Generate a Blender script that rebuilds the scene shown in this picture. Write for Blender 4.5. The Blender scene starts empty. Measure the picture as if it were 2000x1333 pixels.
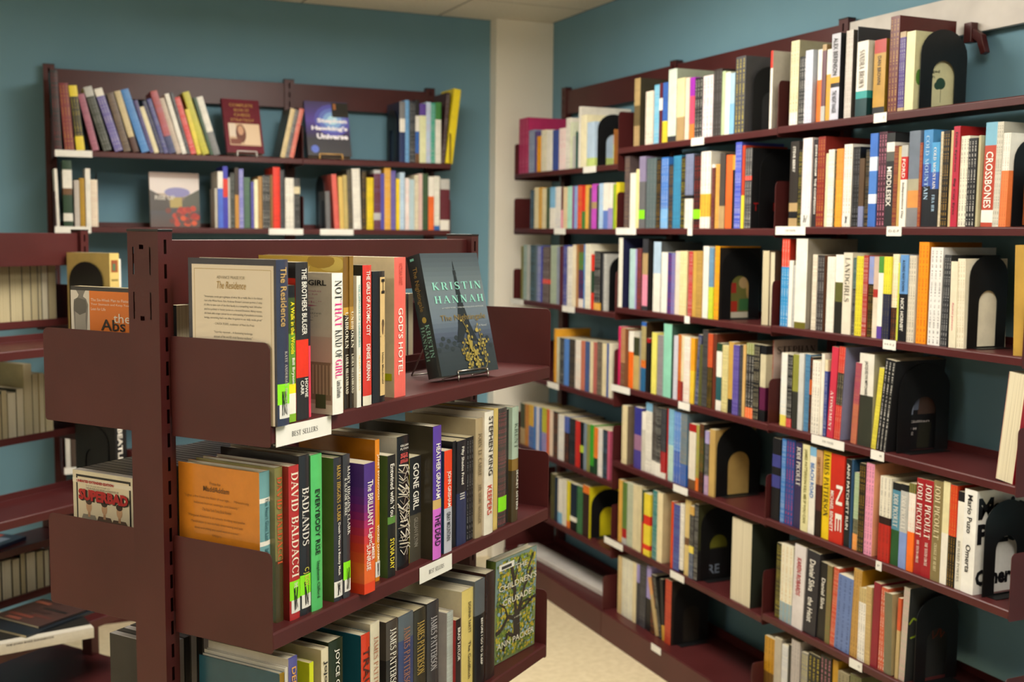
import bpy, math, random, colorsys
from mathutils import Matrix, Vector

# ------------------------------------------------------------------ camera
scene = bpy.context.scene
COL = scene.collection
R = math.radians
def rot_rows(yaw, pitch, roll):
    cy, sy, cp, sp, cr, sr = math.cos(yaw), math.sin(yaw), math.cos(pitch), math.sin(pitch), math.cos(roll), math.sin(roll)
    fwd = Vector((sy*cp, cy*cp, -sp)); right = Vector((cy, -sy, 0)); down = fwd.cross(right)
    return cr*right + sr*down, -sr*right + cr*down, fwd
_r, _d, _f = rot_rows(R(24.16), R(5.5237), R(-.5638))
cam_data = bpy.data.cameras.new('camera'); cam = bpy.data.objects.new('camera', cam_data); COL.objects.link(cam)
cam.matrix_world = Matrix(((_r.x, -_d.x, -_f.x, 0), (_r.y, -_d.y, -_f.y, 0), (_r.z, -_d.z, -_f.z, 1.5), (0, 0, 0, 1)))
cam_data.sensor_width = 36; cam_data.lens = 39.703
cam_data.dof.use_dof = True; cam_data.dof.focus_distance = 1.95; cam_data.dof.aperture_fstop = 4.6
cam_data.clip_start = .05
scene.camera = cam
# ------------------------------------------------------------------ world, lamps, exposure
world = bpy.data.worlds.new('world'); scene.world = world; world.use_nodes = True
world.node_tree.nodes['Background'].inputs[0].default_value = (.9, .85, .75, 1)
world.node_tree.nodes['Background'].inputs[1].default_value = .03
vs = scene.view_settings
vs.view_transform = 'Standard'; vs.look = 'None'; vs.gamma = 1; vs.exposure = 0.27; vs.use_curve_mapping = False
CEIL = 2.435
LAMPS = [(1.0, 3.0, 43), (1.12, .75, 40), (-2.2, 1.2, 32), (-.75, -1.7, 3)]   # x, y, watts of each recessed ceiling troffer
for lx, ly, lw in LAMPS:
    ld = bpy.data.lights.new('ceiling_lamp', 'AREA'); ld.shape = 'RECTANGLE'; ld.size = .56; ld.size_y = 1.16
    ld.energy = lw*.45; ld.color = (1.0, .945, .85)
    lo = bpy.data.objects.new('ceiling_lamp', ld); COL.objects.link(lo); lo.location = (lx, ly, CEIL - .085)

# ------------------------------------------------------------------ materials
def lin(h):
    h = h.lstrip('#'); out = []
    for i in (0, 2, 4):
        c = int(h[i:i+2], 16)/255; out.append(c/12.92 if c <= .04045 else ((c+.055)/1.055)**2.4)
    return (*out, 1.0)
def mat(name, rough=.5, metal=0, color=None, spec=.5):
    m = bpy.data.materials.new(name); m.use_nodes = True; nt = m.node_tree; b = nt.nodes['Principled BSDF']
    b.inputs['Roughness'].default_value = rough; b.inputs['Metallic'].default_value = metal
    b.inputs['Specular IOR Level'].default_value = spec
    if color: b.inputs['Base Color'].default_value = lin(color)
    return m, nt, b
def N(nt, t, **kw):
    n = nt.nodes.new(t)
    for k, v in kw.items():
        if k.startswith('i_'): n.inputs[int(k[2:])].default_value = v
        else: setattr(n, k, v)
    return n
def noisy(name, c1, c2, scale, rough, bump=0, bscale=None, detail=3, spec=.5, lo=.35, hi=.65):
    m, nt, b = mat(name, rough, spec=spec)
    tc = N(nt, 'ShaderNodeTexCoord'); no = N(nt, 'ShaderNodeTexNoise'); no.inputs['Scale'].default_value = scale; no.inputs['Detail'].default_value = detail
    nt.links.new(tc.outputs['Object'], no.inputs['Vector'])
    cr = N(nt, 'ShaderNodeValToRGB'); e = cr.color_ramp.elements
    e[0].position = lo; e[1].position = hi; e[0].color = lin(c1); e[1].color = lin(c2)
    nt.links.new(no.outputs['Fac'], cr.inputs['Fac']); nt.links.new(cr.outputs['Color'], b.inputs['Base Color'])
    if bump:
        n2 = N(nt, 'ShaderNodeTexNoise'); n2.inputs['Scale'].default_value = bscale or scale*4; n2.inputs['Detail'].default_value = 2
        nt.links.new(tc.outputs['Object'], n2.inputs['Vector'])
        bp = N(nt, 'ShaderNodeBump'); bp.inputs['Strength'].default_value = bump; bp.inputs['Distance'].default_value = .002
        nt.links.new(n2.outputs['Fac'], bp.inputs['Height']); nt.links.new(bp.outputs['Normal'], b.inputs['Normal'])
    return m
STEEL = noisy('burgundy_enamelled_steel', '#461b1b', '#4d2020', 6, .38, bump=.06, bscale=420, spec=.4)
WHITE_RAIL = noisy('white_scuffed_board', '#b9b2ac', '#cfc9c2', 7, .5)
TEAL = noisy('teal_wall_paint', '#6890a2', '#6c94a6', 3, .75, bump=.12, bscale=160)
CREAM = noisy('cream_wall_paint', '#e8e1d2', '#ece6d8', 3, .7, bump=.1, bscale=160)
FLOORM = noisy('beige_vinyl_floor', '#cfbf9c', '#dccdac', 38, .38, detail=6)
CEILM = noisy('ceiling_tile_mineral', '#e8e0d0', '#f0e9db', 90, .9, bump=.3, bscale=300)
GRID = mat('ceiling_grid_enamel', .5, color='#8d8475')[0]
BLACK = noisy('black_enamel_steel', '#0b0b0c', '#101012', 30, .45)
CARD = noisy('white_card', '#dedcd4', '#e6e4dd', 20, .55)
WIRE = mat('steel_wire', .3, metal=1, color='#a9a49c')[0]
WHITEPLASTIC = mat('white_plastic_wire', .4, color='#dedad2')[0]
def pages_mat():
    m, nt, b = mat('page_edges', .85, spec=.2)
    tc = N(nt, 'ShaderNodeTexCoord'); mp = N(nt, 'ShaderNodeMapping'); mp.inputs['Scale'].default_value = (900, 3, 3)
    no = N(nt, 'ShaderNodeTexNoise'); no.inputs['Scale'].default_value = 1; no.inputs['Detail'].default_value = 2
    nt.links.new(tc.outputs['Object'], mp.inputs['Vector']); nt.links.new(mp.outputs['Vector'], no.inputs['Vector'])
    oi = N(nt, 'ShaderNodeObjectInfo')
    a = N(nt, 'ShaderNodeValToRGB'); e = a.color_ramp.elements; e[0].color = lin('#bfb28e'); e[1].color = lin('#ddd5bd')
    nt.links.new(oi.outputs['Random'], a.inputs['Fac'])
    mx = N(nt, 'ShaderNodeMix', data_type='RGBA', blend_type='MULTIPLY'); 
    cr = N(nt, 'ShaderNodeValToRGB'); e = cr.color_ramp.elements; e[0].position = .3; e[1].position = .6; e[0].color = (.72, .7, .66, 1); e[1].color = (1, 1, 1, 1)
    nt.links.new(no.outputs['Fac'], cr.inputs['Fac'])
    mx.inputs[0].default_value = 1
    nt.links.new(a.outputs['Color'], mx.inputs[6]); nt.links.new(cr.outputs['Color'], mx.inputs[7]); nt.links.new(mx.outputs[2], b.inputs['Base Color'])
    return m
PAGES = pages_mat()
def cover_mat(name, rough):
    # colours of the printed jacket come from the mesh; the small unreadable print on a spine is drawn from noise along it
    m, nt, b = mat(name, rough)
    ca = N(nt, 'ShaderNodeAttribute', attribute_name='Col'); ink = N(nt, 'ShaderNodeAttribute', attribute_name='Ink')
    uv = N(nt, 'ShaderNodeUVMap', uv_map='SpineUV'); sx = N(nt, 'ShaderNodeSeparateXYZ'); nt.links.new(uv.outputs['UV'], sx.inputs[0])
    def M(op, a, bb=None):
        n = N(nt, 'ShaderNodeMath', operation=op)
        for i, v in enumerate((a, bb)):
            if v is None: continue
            if isinstance(v, (int, float)): n.inputs[i].default_value = v
            else: nt.links.new(v, n.inputs[i])
        return n.outputs[0]
    u, v = sx.outputs[0], sx.outputs[1]
    band = M('LESS_THAN', M('ABSOLUTE', M('SUBTRACT', u, .5)), .17)
    cx = N(nt, 'ShaderNodeCombineXYZ'); nt.links.new(M('MULTIPLY', u, 1.3), cx.inputs[0]); nt.links.new(M('MULTIPLY', v, 270), cx.inputs[1])
    no = N(nt, 'ShaderNodeTexNoise', noise_dimensions='2D'); no.inputs['Scale'].default_value = 1; no.inputs['Detail'].default_value = 1
    nt.links.new(cx.outputs[0], no.inputs['Vector'])
    wd = N(nt, 'ShaderNodeTexNoise', noise_dimensions='1D'); wd.inputs['Scale'].default_value = 1; wd.inputs['Detail'].default_value = 0
    nt.links.new(M('MULTIPLY', v, 34), wd.inputs['W'])
    k = M('MULTIPLY', M('MULTIPLY', band, M('GREATER_THAN', no.outputs[0], .5)), M('GREATER_THAN', wd.outputs[0], .46))
    k = M('MULTIPLY', k, M('MULTIPLY', ink.outputs['Alpha'], .75))
    tc = N(nt, 'ShaderNodeTexCoord'); n3 = N(nt, 'ShaderNodeTexNoise'); n3.inputs['Scale'].default_value = 22; n3.inputs['Detail'].default_value = 5; n3.inputs['Roughness'].default_value = .65
    oi = N(nt, 'ShaderNodeObjectInfo'); va = N(nt, 'ShaderNodeVectorMath', operation='ADD'); sc = N(nt, 'ShaderNodeVectorMath', operation='SCALE'); sc.inputs[0].default_value = (17, 31, 23)
    nt.links.new(oi.outputs['Random'], sc.inputs['Scale']); nt.links.new(tc.outputs['Object'], va.inputs[0]); nt.links.new(sc.outputs[0], va.inputs[1]); nt.links.new(va.outputs[0], n3.inputs['Vector'])
    cr = N(nt, 'ShaderNodeValToRGB'); e = cr.color_ramp.elements; e[0].position = .32; e[1].position = .68; e[0].color = (.66, .65, .63, 1); e[1].color = (1.06, 1.05, 1.03, 1)
    nt.links.new(n3.outputs['Fac'], cr.inputs['Fac'])
    mo = N(nt, 'ShaderNodeMix', data_type='RGBA', blend_type='MULTIPLY'); mo.inputs[0].default_value = .42; nt.links.new(ca.outputs['Color'], mo.inputs[6]); nt.links.new(cr.outputs['Color'], mo.inputs[7])
    mx = N(nt, 'ShaderNodeMix', data_type='RGBA'); nt.links.new(k, mx.inputs[0]); nt.links.new(mo.outputs[2], mx.inputs[6]); nt.links.new(ink.outputs['Color'], mx.inputs[7])
    nt.links.new(mx.outputs[2], b.inputs['Base Color'])
    return m
COVER = cover_mat('printed_paper_cover', .42)
GLOSS = cover_mat('plastic_wrapped_jacket', .2)
def ink_mat():
    m, nt, b = mat('printing_ink', .45); oi = N(nt, 'ShaderNodeObjectInfo'); nt.links.new(oi.outputs['Color'], b.inputs['Base Color']); return m
INK = ink_mat()

# ------------------------------------------------------------------ mesh helpers
class MB:
    def __init__(s): s.v = []; s.f = []; s.c = []; s.mi = []
    def quad(s, pts, col=None, mi=0):
        i = len(s.v); s.v += [tuple(p) for p in pts]; s.f.append(tuple(range(i, i+len(pts)))); s.c.append(col); s.mi.append(mi)
    def box(s, x0, x1, y0, y1, z0, z1, col=None, mi=0, shared=True):
        i = len(s.v)
        s.v += [(x, y, z) for x in (x0, x1) for y in (y0, y1) for z in (z0, z1)]
        for f in ((0, 1, 3, 2), (4, 6, 7, 5), (0, 4, 5, 1), (2, 3, 7, 6), (0, 2, 6, 4), (1, 5, 7, 3)):
            s.f.append(tuple(i+k for k in f)); s.c.append(col); s.mi.append(mi)
    def prism(s, poly, axis, a0, a1, col=None):
        # poly: 2D outline; axis: the extrusion axis (0 x: poly is y,z ; 1 y: poly is x,z ; 2 z: poly is x,y)
        def P(p, a): return ((a, p[0], p[1]), (p[0], a, p[1]), (p[0], p[1], a))[axis]
        i = len(s.v); n = len(poly)
        s.v += [P(p, a0) for p in poly] + [P(p, a1) for p in poly]
        s.f.append(tuple(range(i, i+n))); s.f.append(tuple(range(i+2*n-1, i+n-1, -1)))
        for k in range(n): s.f.append((i+k, i+n+k, i+n+(k+1) % n, i+(k+1) % n))
        s.c += [col]*(n+2); s.mi += [0]*(n+2)
    def tube(s, pts, r, n=6):
        pts = [Vector(p) for p in pts]; rings = []
        for k, p in enumerate(pts):
            t = ((pts[min(k+1, len(pts)-1)] - pts[max(k-1, 0)]).normalized())
            a = t.orthogonal().normalized() if k == 0 else (rings_a - t*rings_a.dot(t)).normalized()
            rings_a = a; b = t.cross(a); i = len(s.v)
            s.v += [tuple(p + r*(math.cos(2*math.pi*q/n)*a + math.sin(2*math.pi*q/n)*b)) for q in range(n)]; rings.append(i)
        for a, b in zip(rings, rings[1:]):
            for q in range(n): s.f.append((a+q, a+(q+1) % n, b+(q+1) % n, b+q)); s.c.append(None); s.mi.append(0)
        for a, o in ((rings[0], -1), (rings[-1], 1)): s.f.append(tuple(a+q for q in range(n))[::o]); s.c.append(None); s.mi.append(0)
    def mesh(s, name, mats):
        me = bpy.data.meshes.new(name); me.from_pydata(s.v, [], s.f)
        for m in (mats if isinstance(mats, (list, tuple)) else [mats]): me.materials.append(m)
        me.polygons.foreach_set('material_index', s.mi)
        if any(c is not None for c in s.c):
            a = me.color_attributes.new('Col', 'FLOAT_COLOR', 'CORNER'); buf = []
            for f, c in zip(s.f, s.c): buf += list(c or (.5, .5, .5, 1))*len(f)
            a.data.foreach_set('color', buf)
        return me
    def build(s, name, mats, parent=None, bevel=0, smooth=False, fix=True):
        me = s.mesh(name, mats)
        if fix:
            import bmesh
            bm = bmesh.new(); bm.from_mesh(me); bmesh.ops.recalc_face_normals(bm, faces=bm.faces); bm.to_mesh(me); bm.free()
        o = bpy.data.objects.new(name, me); COL.objects.link(o)
        if parent: o.parent = parent
        if smooth: me.polygons.foreach_set('use_smooth', [True]*len(me.polygons))
        if bevel:
            b = o.modifiers.new('edge', 'BEVEL'); b.width = bevel; b.segments = 2; b.limit_method = 'ANGLE'; b.angle_limit = R(40); b.harden_normals = True
        return o
def empty(name, m=None, loc=None, parent=None):
    o = bpy.data.objects.new(name, None); COL.objects.link(o); o.empty_display_size = .05
    if m is not None: o.matrix_world = m
    if loc is not None: o.location = loc
    if parent: o.parent = parent
    return o
def tag(o, label=None, cat=None, group=None, kind=None):
    for k, v in (('label', label), ('category', cat), ('group', group), ('kind', kind)):
        if v: o[k] = v
    return o
def frame(ox, oy, xd, yd, oz=0):
    return Matrix(((xd[0], yd[0], 0, ox), (xd[1], yd[1], 0, oy), (0, 0, 1, oz), (0, 0, 0, 1)))
def face_grid(mb, P, U, V, holes):
    # a rectangle U x V (P maps u,v to 3D) with rectangular holes cut through
    us = sorted({0, U, *[h[0] for h in holes], *[h[1] for h in holes]}); vv = sorted({0, V, *[h[2] for h in holes], *[h[3] for h in holes]})
    for a, b in zip(us, us[1:]):
        run = None
        for c, d in zip(vv, vv[1:]):
            inside = any(h[0] < (a+b)/2 < h[1] and h[2] < (c+d)/2 < h[3] for h in holes)
            if inside:
                if run is not None: mb.quad([P(a, run), P(b, run), P(b, c), P(a, c)]); run = None
            elif run is None: run = c
        if run is not None: mb.quad([P(a, run), P(b, run), P(b, V), P(a, V)])

# ------------------------------------------------------------------ frames of the shelving (metres; x along the shelf, y into it)
TH = R(52.817); MX, MY = math.sin(TH), math.cos(TH); EX, EY = math.cos(TH), -math.sin(TH)
def me_pt(m, e): return (m*MX + e*EX, m*MY + e*EY)
YB = [4.495, 3.59, 2.67, 1.78]
FR = {'R1': frame(2.02, YB[0], (0, -1), (1, 0)), 'R2': frame(2.02, YB[1], (0, -1), (1, 0)), 'R3': frame(2.02, YB[2], (0, -1), (1, 0)),
      'K1': frame(.172, 4.46, (1, 0), (0, 1)), 'K2': frame(1.087, 4.46, (1, 0), (0, 1)),
      'M': frame(*me_pt(1.268, -1.096), (MX, MY), (-EX, -EY)), 'ML': frame(*me_pt(2.18, -1.583), (-MX, -MY), (EX, EY)),
      'U': frame(*me_pt(1.62, -2.73), (MX, MY), (-EX, -EY)), 'UL': frame(*me_pt(2.54, -3.20), (-MX, -MY), (EX, EY))}
BAYLEN = {'R1': .905, 'R2': .92, 'R3': .89, 'K1': .915, 'K2': .625}

# ------------------------------------------------------------------ the room
WX, WY, X0, Y0 = 2.28, 4.73, -3.2, -2.6
def slab(name, x0, x1, y0, y1, z0, z1, m):
    b = MB(); b.box(x0, x1, y0, y1, z0, z1); return tag(b.build(name, m), kind='structure')
slab('floor', X0, WX, Y0, WY, -.05, 0, FLOORM)
slab('wall_right', WX, WX+.1, Y0, WY+.1, 0, CEIL, TEAL)
slab('wall_back', X0, WX, WY, WY+.1, 0, CEIL, TEAL)
slab('wall_left', X0-.1, X0, Y0, WY+.1, 0, CEIL, CREAM)
slab('wall_front', X0, WX, Y0-.1, Y0, 0, CEIL, CREAM)
b = MB(); b.box(2.0, WX, 4.655, WY, 0, CEIL); tag(b.build('wall_pillar', CREAM, bevel=.004), kind='structure')
b = MB(); b.box(1.0, 2.0, WY-.008, WY, 0, .10); tag(b.build('baseboard_back', CREAM), kind='structure')
ceil = slab('ceiling', X0, WX, Y0, WY, CEIL+.012, CEIL+.06, CEILM)
gx = [1.756 - .605*k for k in range(-1, 9)]; gy = [4.33 - .61*k for k in range(-1, 12)]
tile_me = {}
fixture_cells = set()
for lx, ly, lw in LAMPS: fixture_cells.add((lx, ly))
for i in range(len(gx)-1):
    for j in range(len(gy)-1):
        xa, xb = max(gx[i+1], X0), min(gx[i], WX); ya, yb = max(gy[j+1], Y0), min(gy[j], WY)
        if xb-xa < .02 or yb-ya < .02: continue
        cx, cy = (xa+xb)/2, (ya+yb)/2
        key = (round(xb-xa, 3), round(yb-ya, 3))
        if key not in tile_me:
            t = MB(); w, d = (xb-xa)/2 - .005, (yb-ya)/2 - .005; t.box(-w, w, -d, d, 0, .012); tile_me[key] = t.mesh('tile', CEILM)
        if cy < 0: continue
        o = bpy.data.objects.new('tile', tile_me[key]); COL.objects.link(o); o.parent = ceil; o.location = (cx, cy, CEIL)
b = MB()
for x in gx:
    if X0 < x < WX: b.box(x-.006, x+.006, 0, WY, CEIL+.001, CEIL+.01)
for y in gy:
    if 0 < y < WY: b.box(X0, WX, y-.006, y+.006, CEIL+.001, CEIL+.01)
b.build('ceiling_grid', GRID, ceil)
def emit_mat():
    m, nt, bs = mat('troffer_diffuser', .6, color='#ffffff'); bs.inputs['Emission Color'].default_value = (1, .94, .82, 1); bs.inputs['Emission Strength'].default_value = 2.0; return m
DIFFS = []
for q in LAMPS: DIFFS.append(emit_mat()); DIFFS[-1].node_tree.nodes['Principled BSDF'].inputs['Emission Strength'].default_value = q[2]*.27
for k, (lx, ly, lw) in enumerate(LAMPS):
    r = empty('ceiling_light', loc=(lx, ly, CEIL-.02)); b = MB()
    b.box(-.3, .3, -.6, -.585, -.06, .02); b.box(-.3, .3, .585, .6, -.06, .02); b.box(-.3, .3, -.6, .6, .012, .02)
    b.build('frame', GRID, r); b = MB(); b.box(-.285, .285, -.585, .585, -.055, .008); b.build('diffuser', DIFFS[k], r)
    tag(r, ['fluorescent ceiling fixture above the aisle beside the best-seller unit', 'ceiling fixture above the near end of the aisle', 'ceiling fixture over the open floor left of the best-seller unit', 'dim ceiling fixture behind the viewer'][k], 'ceiling light', 'ceiling light panels')

# ------------------------------------------------------------------ bookcases
def post(name, parent, x0, x1, y0, y1, z0, z1, slot=None, cap=True, end_holes=None, both=False):
    b = MB(); W, D, H = x1-x0, y1-y0, z1-z0; holes = []
    if slot:
        uw, z = slot, .02
        c = W/2
        k = 0
        while (k+1)*.0375 < min(H-.03, .9): holes.append((c-uw/2, c+uw/2, H-.012-(k*.0375)-.022, H-.012-(k*.0375))); k += 1
    face_grid(b, lambda u, v: (x0+u, y0, z0+v), W, H, holes)
    face_grid(b, lambda u, v: (x0+u, y1, z0+v), W, H, holes if both else [])
    face_grid(b, lambda u, v: (x0, y0+u, z0+v), D, H, end_holes or [])
    b.quad([(x1, y0, z0), (x1, y1, z0), (x1, y1, z1), (x1, y0, z1)])
    b.quad([(x0, y0, z1), (x1, y0, z1), (x1, y1, z1), (x0, y1, z1)])
    o = b.build(name, STEEL, parent, fix=False)
    if cap:
        c = MB(); c.box(x0-.001, x1+.001, y0-.001, y1+.001, z1, z1+.004); c.build('post_cap', BLACK, o, bevel=.001)
    return o
def rounded(y0, y1, z0, z1, r, corner):
    # outline in (y, z) with one rounded upper corner at y0 ('f') plus a small one below
    pts = [(y1, z0), (y1, z1)]
    for k in range(6): a = math.pi/2 + k*math.pi/10; pts.append((y0+r+r*math.cos(a), z1-r+r*math.sin(a)))
    for k in range(4): a = math.pi + k*math.pi/6; pts.append((y0+r*.5+r*.5*math.cos(a), z0+r*.5+r*.5*math.sin(a)))
    return pts
def bracket(parent, x, y0, y1, zb, hgt=.15, t=.0016):
    b = MB(); b.prism(rounded(y0, y1, zb-.006, zb+hgt, .012, 'f'), 0, x, x+t); return b.build('end_bracket', STEEL, parent, bevel=.0005)
def shelf(parent, L, zb, t, depth, xa=.0, back=.018, bh=.15, br=True):
    # a folded steel shelf: top sheet, turned-down front lip, up-turned back flange; zb = bottom of the lip
    b = MB()
    prof = [(0, zb), (0, zb+t-.003), (.003, zb+t), (depth-.002, zb+t), (depth-.002, zb+t+back), (depth, zb+t+back), (depth, zb+t-.003), (.008, zb+t-.003), (.004, zb)]
    b.prism(prof, 0, xa+.002, L-.002)
    o = b.build('shelf', STEEL, parent, bevel=.0015)
    if br:
        bracket(o, xa, 0, depth, zb, bh); bracket(o, L-.0016, 0, depth, zb, bh)
    return o
LB = {'R1': [1.728, 1.495, 1.19, .87, .56, .298], 'R2': [1.783, 1.497, 1.212, .927, .645, .348], 'R3': [1.786, 1.502, 1.218, .931, .648, .36],
      'K1': [1.76, 1.483, 1.19, .89, .585, .30], 'K2': [1.76, 1.483, 1.19, .89, .585, .30]}
UNIT = {}
def wall_unit(key, label, posts, rail_mat=STEEL, top=2.112):
    L = BAYLEN[key]; u = empty('wall_bookcase', FR[key]); UNIT[key] = u
    for x in posts: post('upright', u, x-.02, x+.02, .222, .25, 0, top+.012, slot=.007)
    b = MB(); b.prism([(.228, top-.1), (.228, top), (.245, top), (.245, top-.003), (.231, top-.003), (.231, top-.097), (.245, top-.097), (.245, top-.1)], 0, .021, L-.021)
    b.build('top_rail', rail_mat, u, bevel=.001)
    t = .02 if key[0] == 'R' else .021
    for z in LB[key]: shelf(u, L, z, t, .218)
    b = MB(); b.prism([(-.035, 0), (-.035, .097), (-.032, .1), (.215, .1), (.215, .13), (.218, .13), (.218, 0)], 0, .001, L-.001); o = b.build('base', STEEL, u, bevel=.0015)
    bracket(o, 0, -.03, .215, .1, .13); bracket(o, L-.0016, -.03, .215, .1, .13)
    return tag(u, label, 'bookcase', 'steel wall bookcases')
wall_unit('R1', 'burgundy steel wall bookcase in the corner beside the cream pillar', [0.02, .905])
wall_unit('R2', 'burgundy steel wall bookcase between the corner bookcase and the white-railed one', [.92])
wall_unit('R3', 'burgundy steel wall bookcase with a white board for its top rail', [.89], rail_mat=WHITE_RAIL)
wall_unit('K1', 'wide burgundy bookcase with leaning books against the teal back wall', [0.0, .915], top=2.1)
wall_unit('K2', 'narrow burgundy bookcase with the tall yellow book against the back wall', [.615], top=2.1)
# loose steel clip hanging from the white rail of the nearest wall bookcase
b = MB(); b.box(.475, .50, .205, .228, 1.985, 2.035); b.prism([(.50, 2.02), (.53, 2.0), (.545, 1.955), (.53, 1.95), (.515, 1.985), (.5, 1.995)], 1, .208, .226); b.build('hanging_clip', STEEL, UNIT['R3'], bevel=.002)

# central unit with the best sellers
endh = []
for (a0, a1, v0, v1) in ((.0105, .0135, .0235, .066), (.046, .049, .0235, .066), (.025, .034, .02, .027), (.0105, .0135, .093, .135), (.046, .049, .093, .135), (.025, .034, .13, .137)):
    endh.append((.065-a1, .065-a0, 1.495-v1, 1.495-v0))
def double_unit(key, keyb, La, depth_a, post_w, depth_b, za, zb, label, t=.0265, endholes=None):
    u = empty('freestanding_bookcase', FR[key]); UNIT[key] = u; inv = FR[key].inverted()
    y0, y1 = depth_a, depth_a+post_w
    post('upright', u, -.018, .011, y0, y1, 0, 1.495, slot=.0055, end_holes=endholes, both=True)
    post('upright', u, La, La+.03, y0, y1, 0, 1.49, slot=.0055, both=True)
    b = MB(); ym = y0+.012
    b.prism([(ym, 1.381), (ym, 1.4825), (ym+.036, 1.4825), (ym+.036, 1.381), (ym+.033, 1.381), (ym+.033, 1.4795), (ym+.003, 1.4795), (ym+.003, 1.381)], 0, .012, La-.001)
    b.build('top_rail', STEEL, u, bevel=.0012)
    for z in za: shelf(u, La, z, t, depth_a-.003, back=.02)
    m = inv @ FR[keyb]
    for z in zb:
        o = shelf(u, La, z, t, depth_b-.003, back=.02, br=False); o.matrix_local = m
        bracket(o, 0, 0, depth_b, z); bracket(o, La-.0016, 0, depth_b, z)
    b = MB(); b.box(-.018, La+.03, -.01, depth_a+post_w+depth_b+.01, 0, .09); b.build('base', STEEL, u, bevel=.003)
    return tag(u, label, 'bookcase', 'double-sided steel bookcases')
double_unit('M', 'ML', .912, .201, .065, .221, [1.185, .871, .56, .25], [1.185, .871, .56, .25], 'double-sided burgundy steel bookcase with the best-seller cards', endholes=endh)
double_unit('U', 'UL', .89, .212, .045, .213, [1.128, .651, .275], [1.165, .808, .46, .305], 'double-sided bookcase behind the best-seller unit showing page edges')

# ------------------------------------------------------------------ lettering
TEXTS = []   # queued: (text, colour, owner object, name, map(function of normalised gx, gy), box)
def queue_text(text, color, owner, mapper, name='lettering', bold=.012, shear=0, spacing=1.0, label=None):
    TEXTS.append((text, color, owner, mapper, name, bold, shear, spacing))
def flush_texts():
    obs = []
    for t in TEXTS:
        cu = bpy.data.curves.new('letters', 'FONT'); cu.body = t[0]; cu.size = 1; cu.resolution_u = 2; cu.offset = t[5]; cu.shear = t[6]; cu.space_character = t[7]
        o = bpy.data.objects.new('letters', cu); COL.objects.link(o); obs.append(o)
    bpy.context.view_layer.update(); dg = bpy.context.evaluated_depsgraph_get()
    for o, t in zip(obs, TEXTS):
        me = bpy.data.meshes.new_from_object(o.evaluated_get(dg))
        vs_ = [v.co.copy() for v in me.vertices]
        if vs_:
            ax, bx = min(v.x for v in vs_), max(v.x for v in vs_); ay, by = min(v.y for v in vs_), max(v.y for v in vs_)
            fx, fy = max(bx-ax, 1e-6), max(by-ay, 1e-6)
            for v in me.vertices: v.co = t[3]((v.co.x-ax)/fx, (v.co.y-ay)/fy)
        me.materials.clear(); me.materials.append(INK); me.name = t[4]
        n = bpy.data.objects.new(t[4], me); COL.objects.link(n); n.parent = t[2]; n.color = lin(t[1])
    for o in obs:
        cu = o.data; bpy.data.objects.remove(o); bpy.data.curves.remove(cu)

# ------------------------------------------------------------------ books
def fpt(face, w, h, d, u, v, off, bulge=0):
    # a point on a face of a book, u to the viewer's right and v up, both as fractions
    if face == 'spine': return (u*w, -bulge*(1-(2*u-1)**2) - off, v*h)
    if face == 'left': return (-off, d*(1-u), v*h)
    if face == 'right': return (w+off, d*u, v*h)
    if face == 'top': return (u*w, v*d, h+off)
def book_mesh(w, h, d, bands, cc, ink, hard, seed, with_pages, inner=None):
    rnd = random.Random(seed); b = MB(); t = min(.0022 if hard else .0006, w*.2); bulge = min(.002, w*.075) if hard else min(.0008, w*.03)
    nx = 6 if hard else 3
    xs = [w*k/nx for k in range(nx+1)]; ys = [-bulge*(1-(2*k/nx-1)**2) for k in range(nx+1)]
    zl = [h*(1-e) for e, c in bands]; zl = [h] + zl
    uvs = []
    def q(pts, col, uv=None): b.quad(pts, col); uvs.append(uv)
    voff = rnd.random()*50
    for (e, c), z1, z0 in zip(bands, zl, zl[1:]):
        for k in range(nx):
            q([(xs[k], ys[k], z0), (xs[k+1], ys[k+1], z0), (xs[k+1], ys[k+1], z1), (xs[k], ys[k], z1)], c,
              [(k/nx, voff-z0), ((k+1)/nx, voff-z0), ((k+1)/nx, voff-z1), (k/nx, voff-z1)])
        sc = cc or c
        q([(0, d, z0), (0, 0, z0), (0, 0, z1), (0, d, z1)], sc)
        q([(w, 0, z0), (w, d, z0), (w, d, z1), (w, 0, z1)], sc)
    top, bot, side = bands[0][1], bands[-1][1], cc or bands[0][1]
    for z, s, c in ((h, 1, top), (0, -1, bot)):
        for k in range(nx): q([(xs[k], ys[k], z), (xs[k+1], ys[k+1], z), (xs[k+1], t, z), (xs[k], t, z)][::s], c)
        for xa, xb in ((0, t), (w-t, w)): q([(xa, t, z), (xb, t, z), (xb, d, z), (xa, d, z)][::s], side)
    for xa, xb in ((0, t), (w-t, w)): q([(xa, d, 0), (xa, d, h), (xb, d, h), (xb, d, 0)], side)
    q([(t, t, 0), (t, d, 0), (t, d, h), (t, t, h)], (.6, .57, .5, 1)); q([(w-t, d, 0), (w-t, t, 0), (w-t, t, h), (w-t, d, h)], (.6, .57, .5, 1))
    nc = len(b.f)
    e = .0032 if hard else .0004
    if with_pages: b.box(t, w-t, t, d-(.004 if hard else .0006), e, h-e, (.7, .65, .5, 1), 1)
    me = b.mesh('book', [GLOSS if hard else COVER, inner or PAGES])
    ul = me.uv_layers.new(name='SpineUV'); ia = me.color_attributes.new('Ink', 'FLOAT_COLOR', 'CORNER')
    ub, ib = [], []; ic = ((*ink[:3], 1.0) if ink else (0, 0, 0, 0))
    for k, f in enumerate(b.f):
        uv = uvs[k] if k < nc else None
        for j in range(len(f)):
            ub += uv[j] if uv else (9, 9); ib += ic if uv else (0, 0, 0, 0)
    ul.data.foreach_set('uv', ub); ia.data.foreach_set('color', ib)
    return me, bulge, t, e
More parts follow.
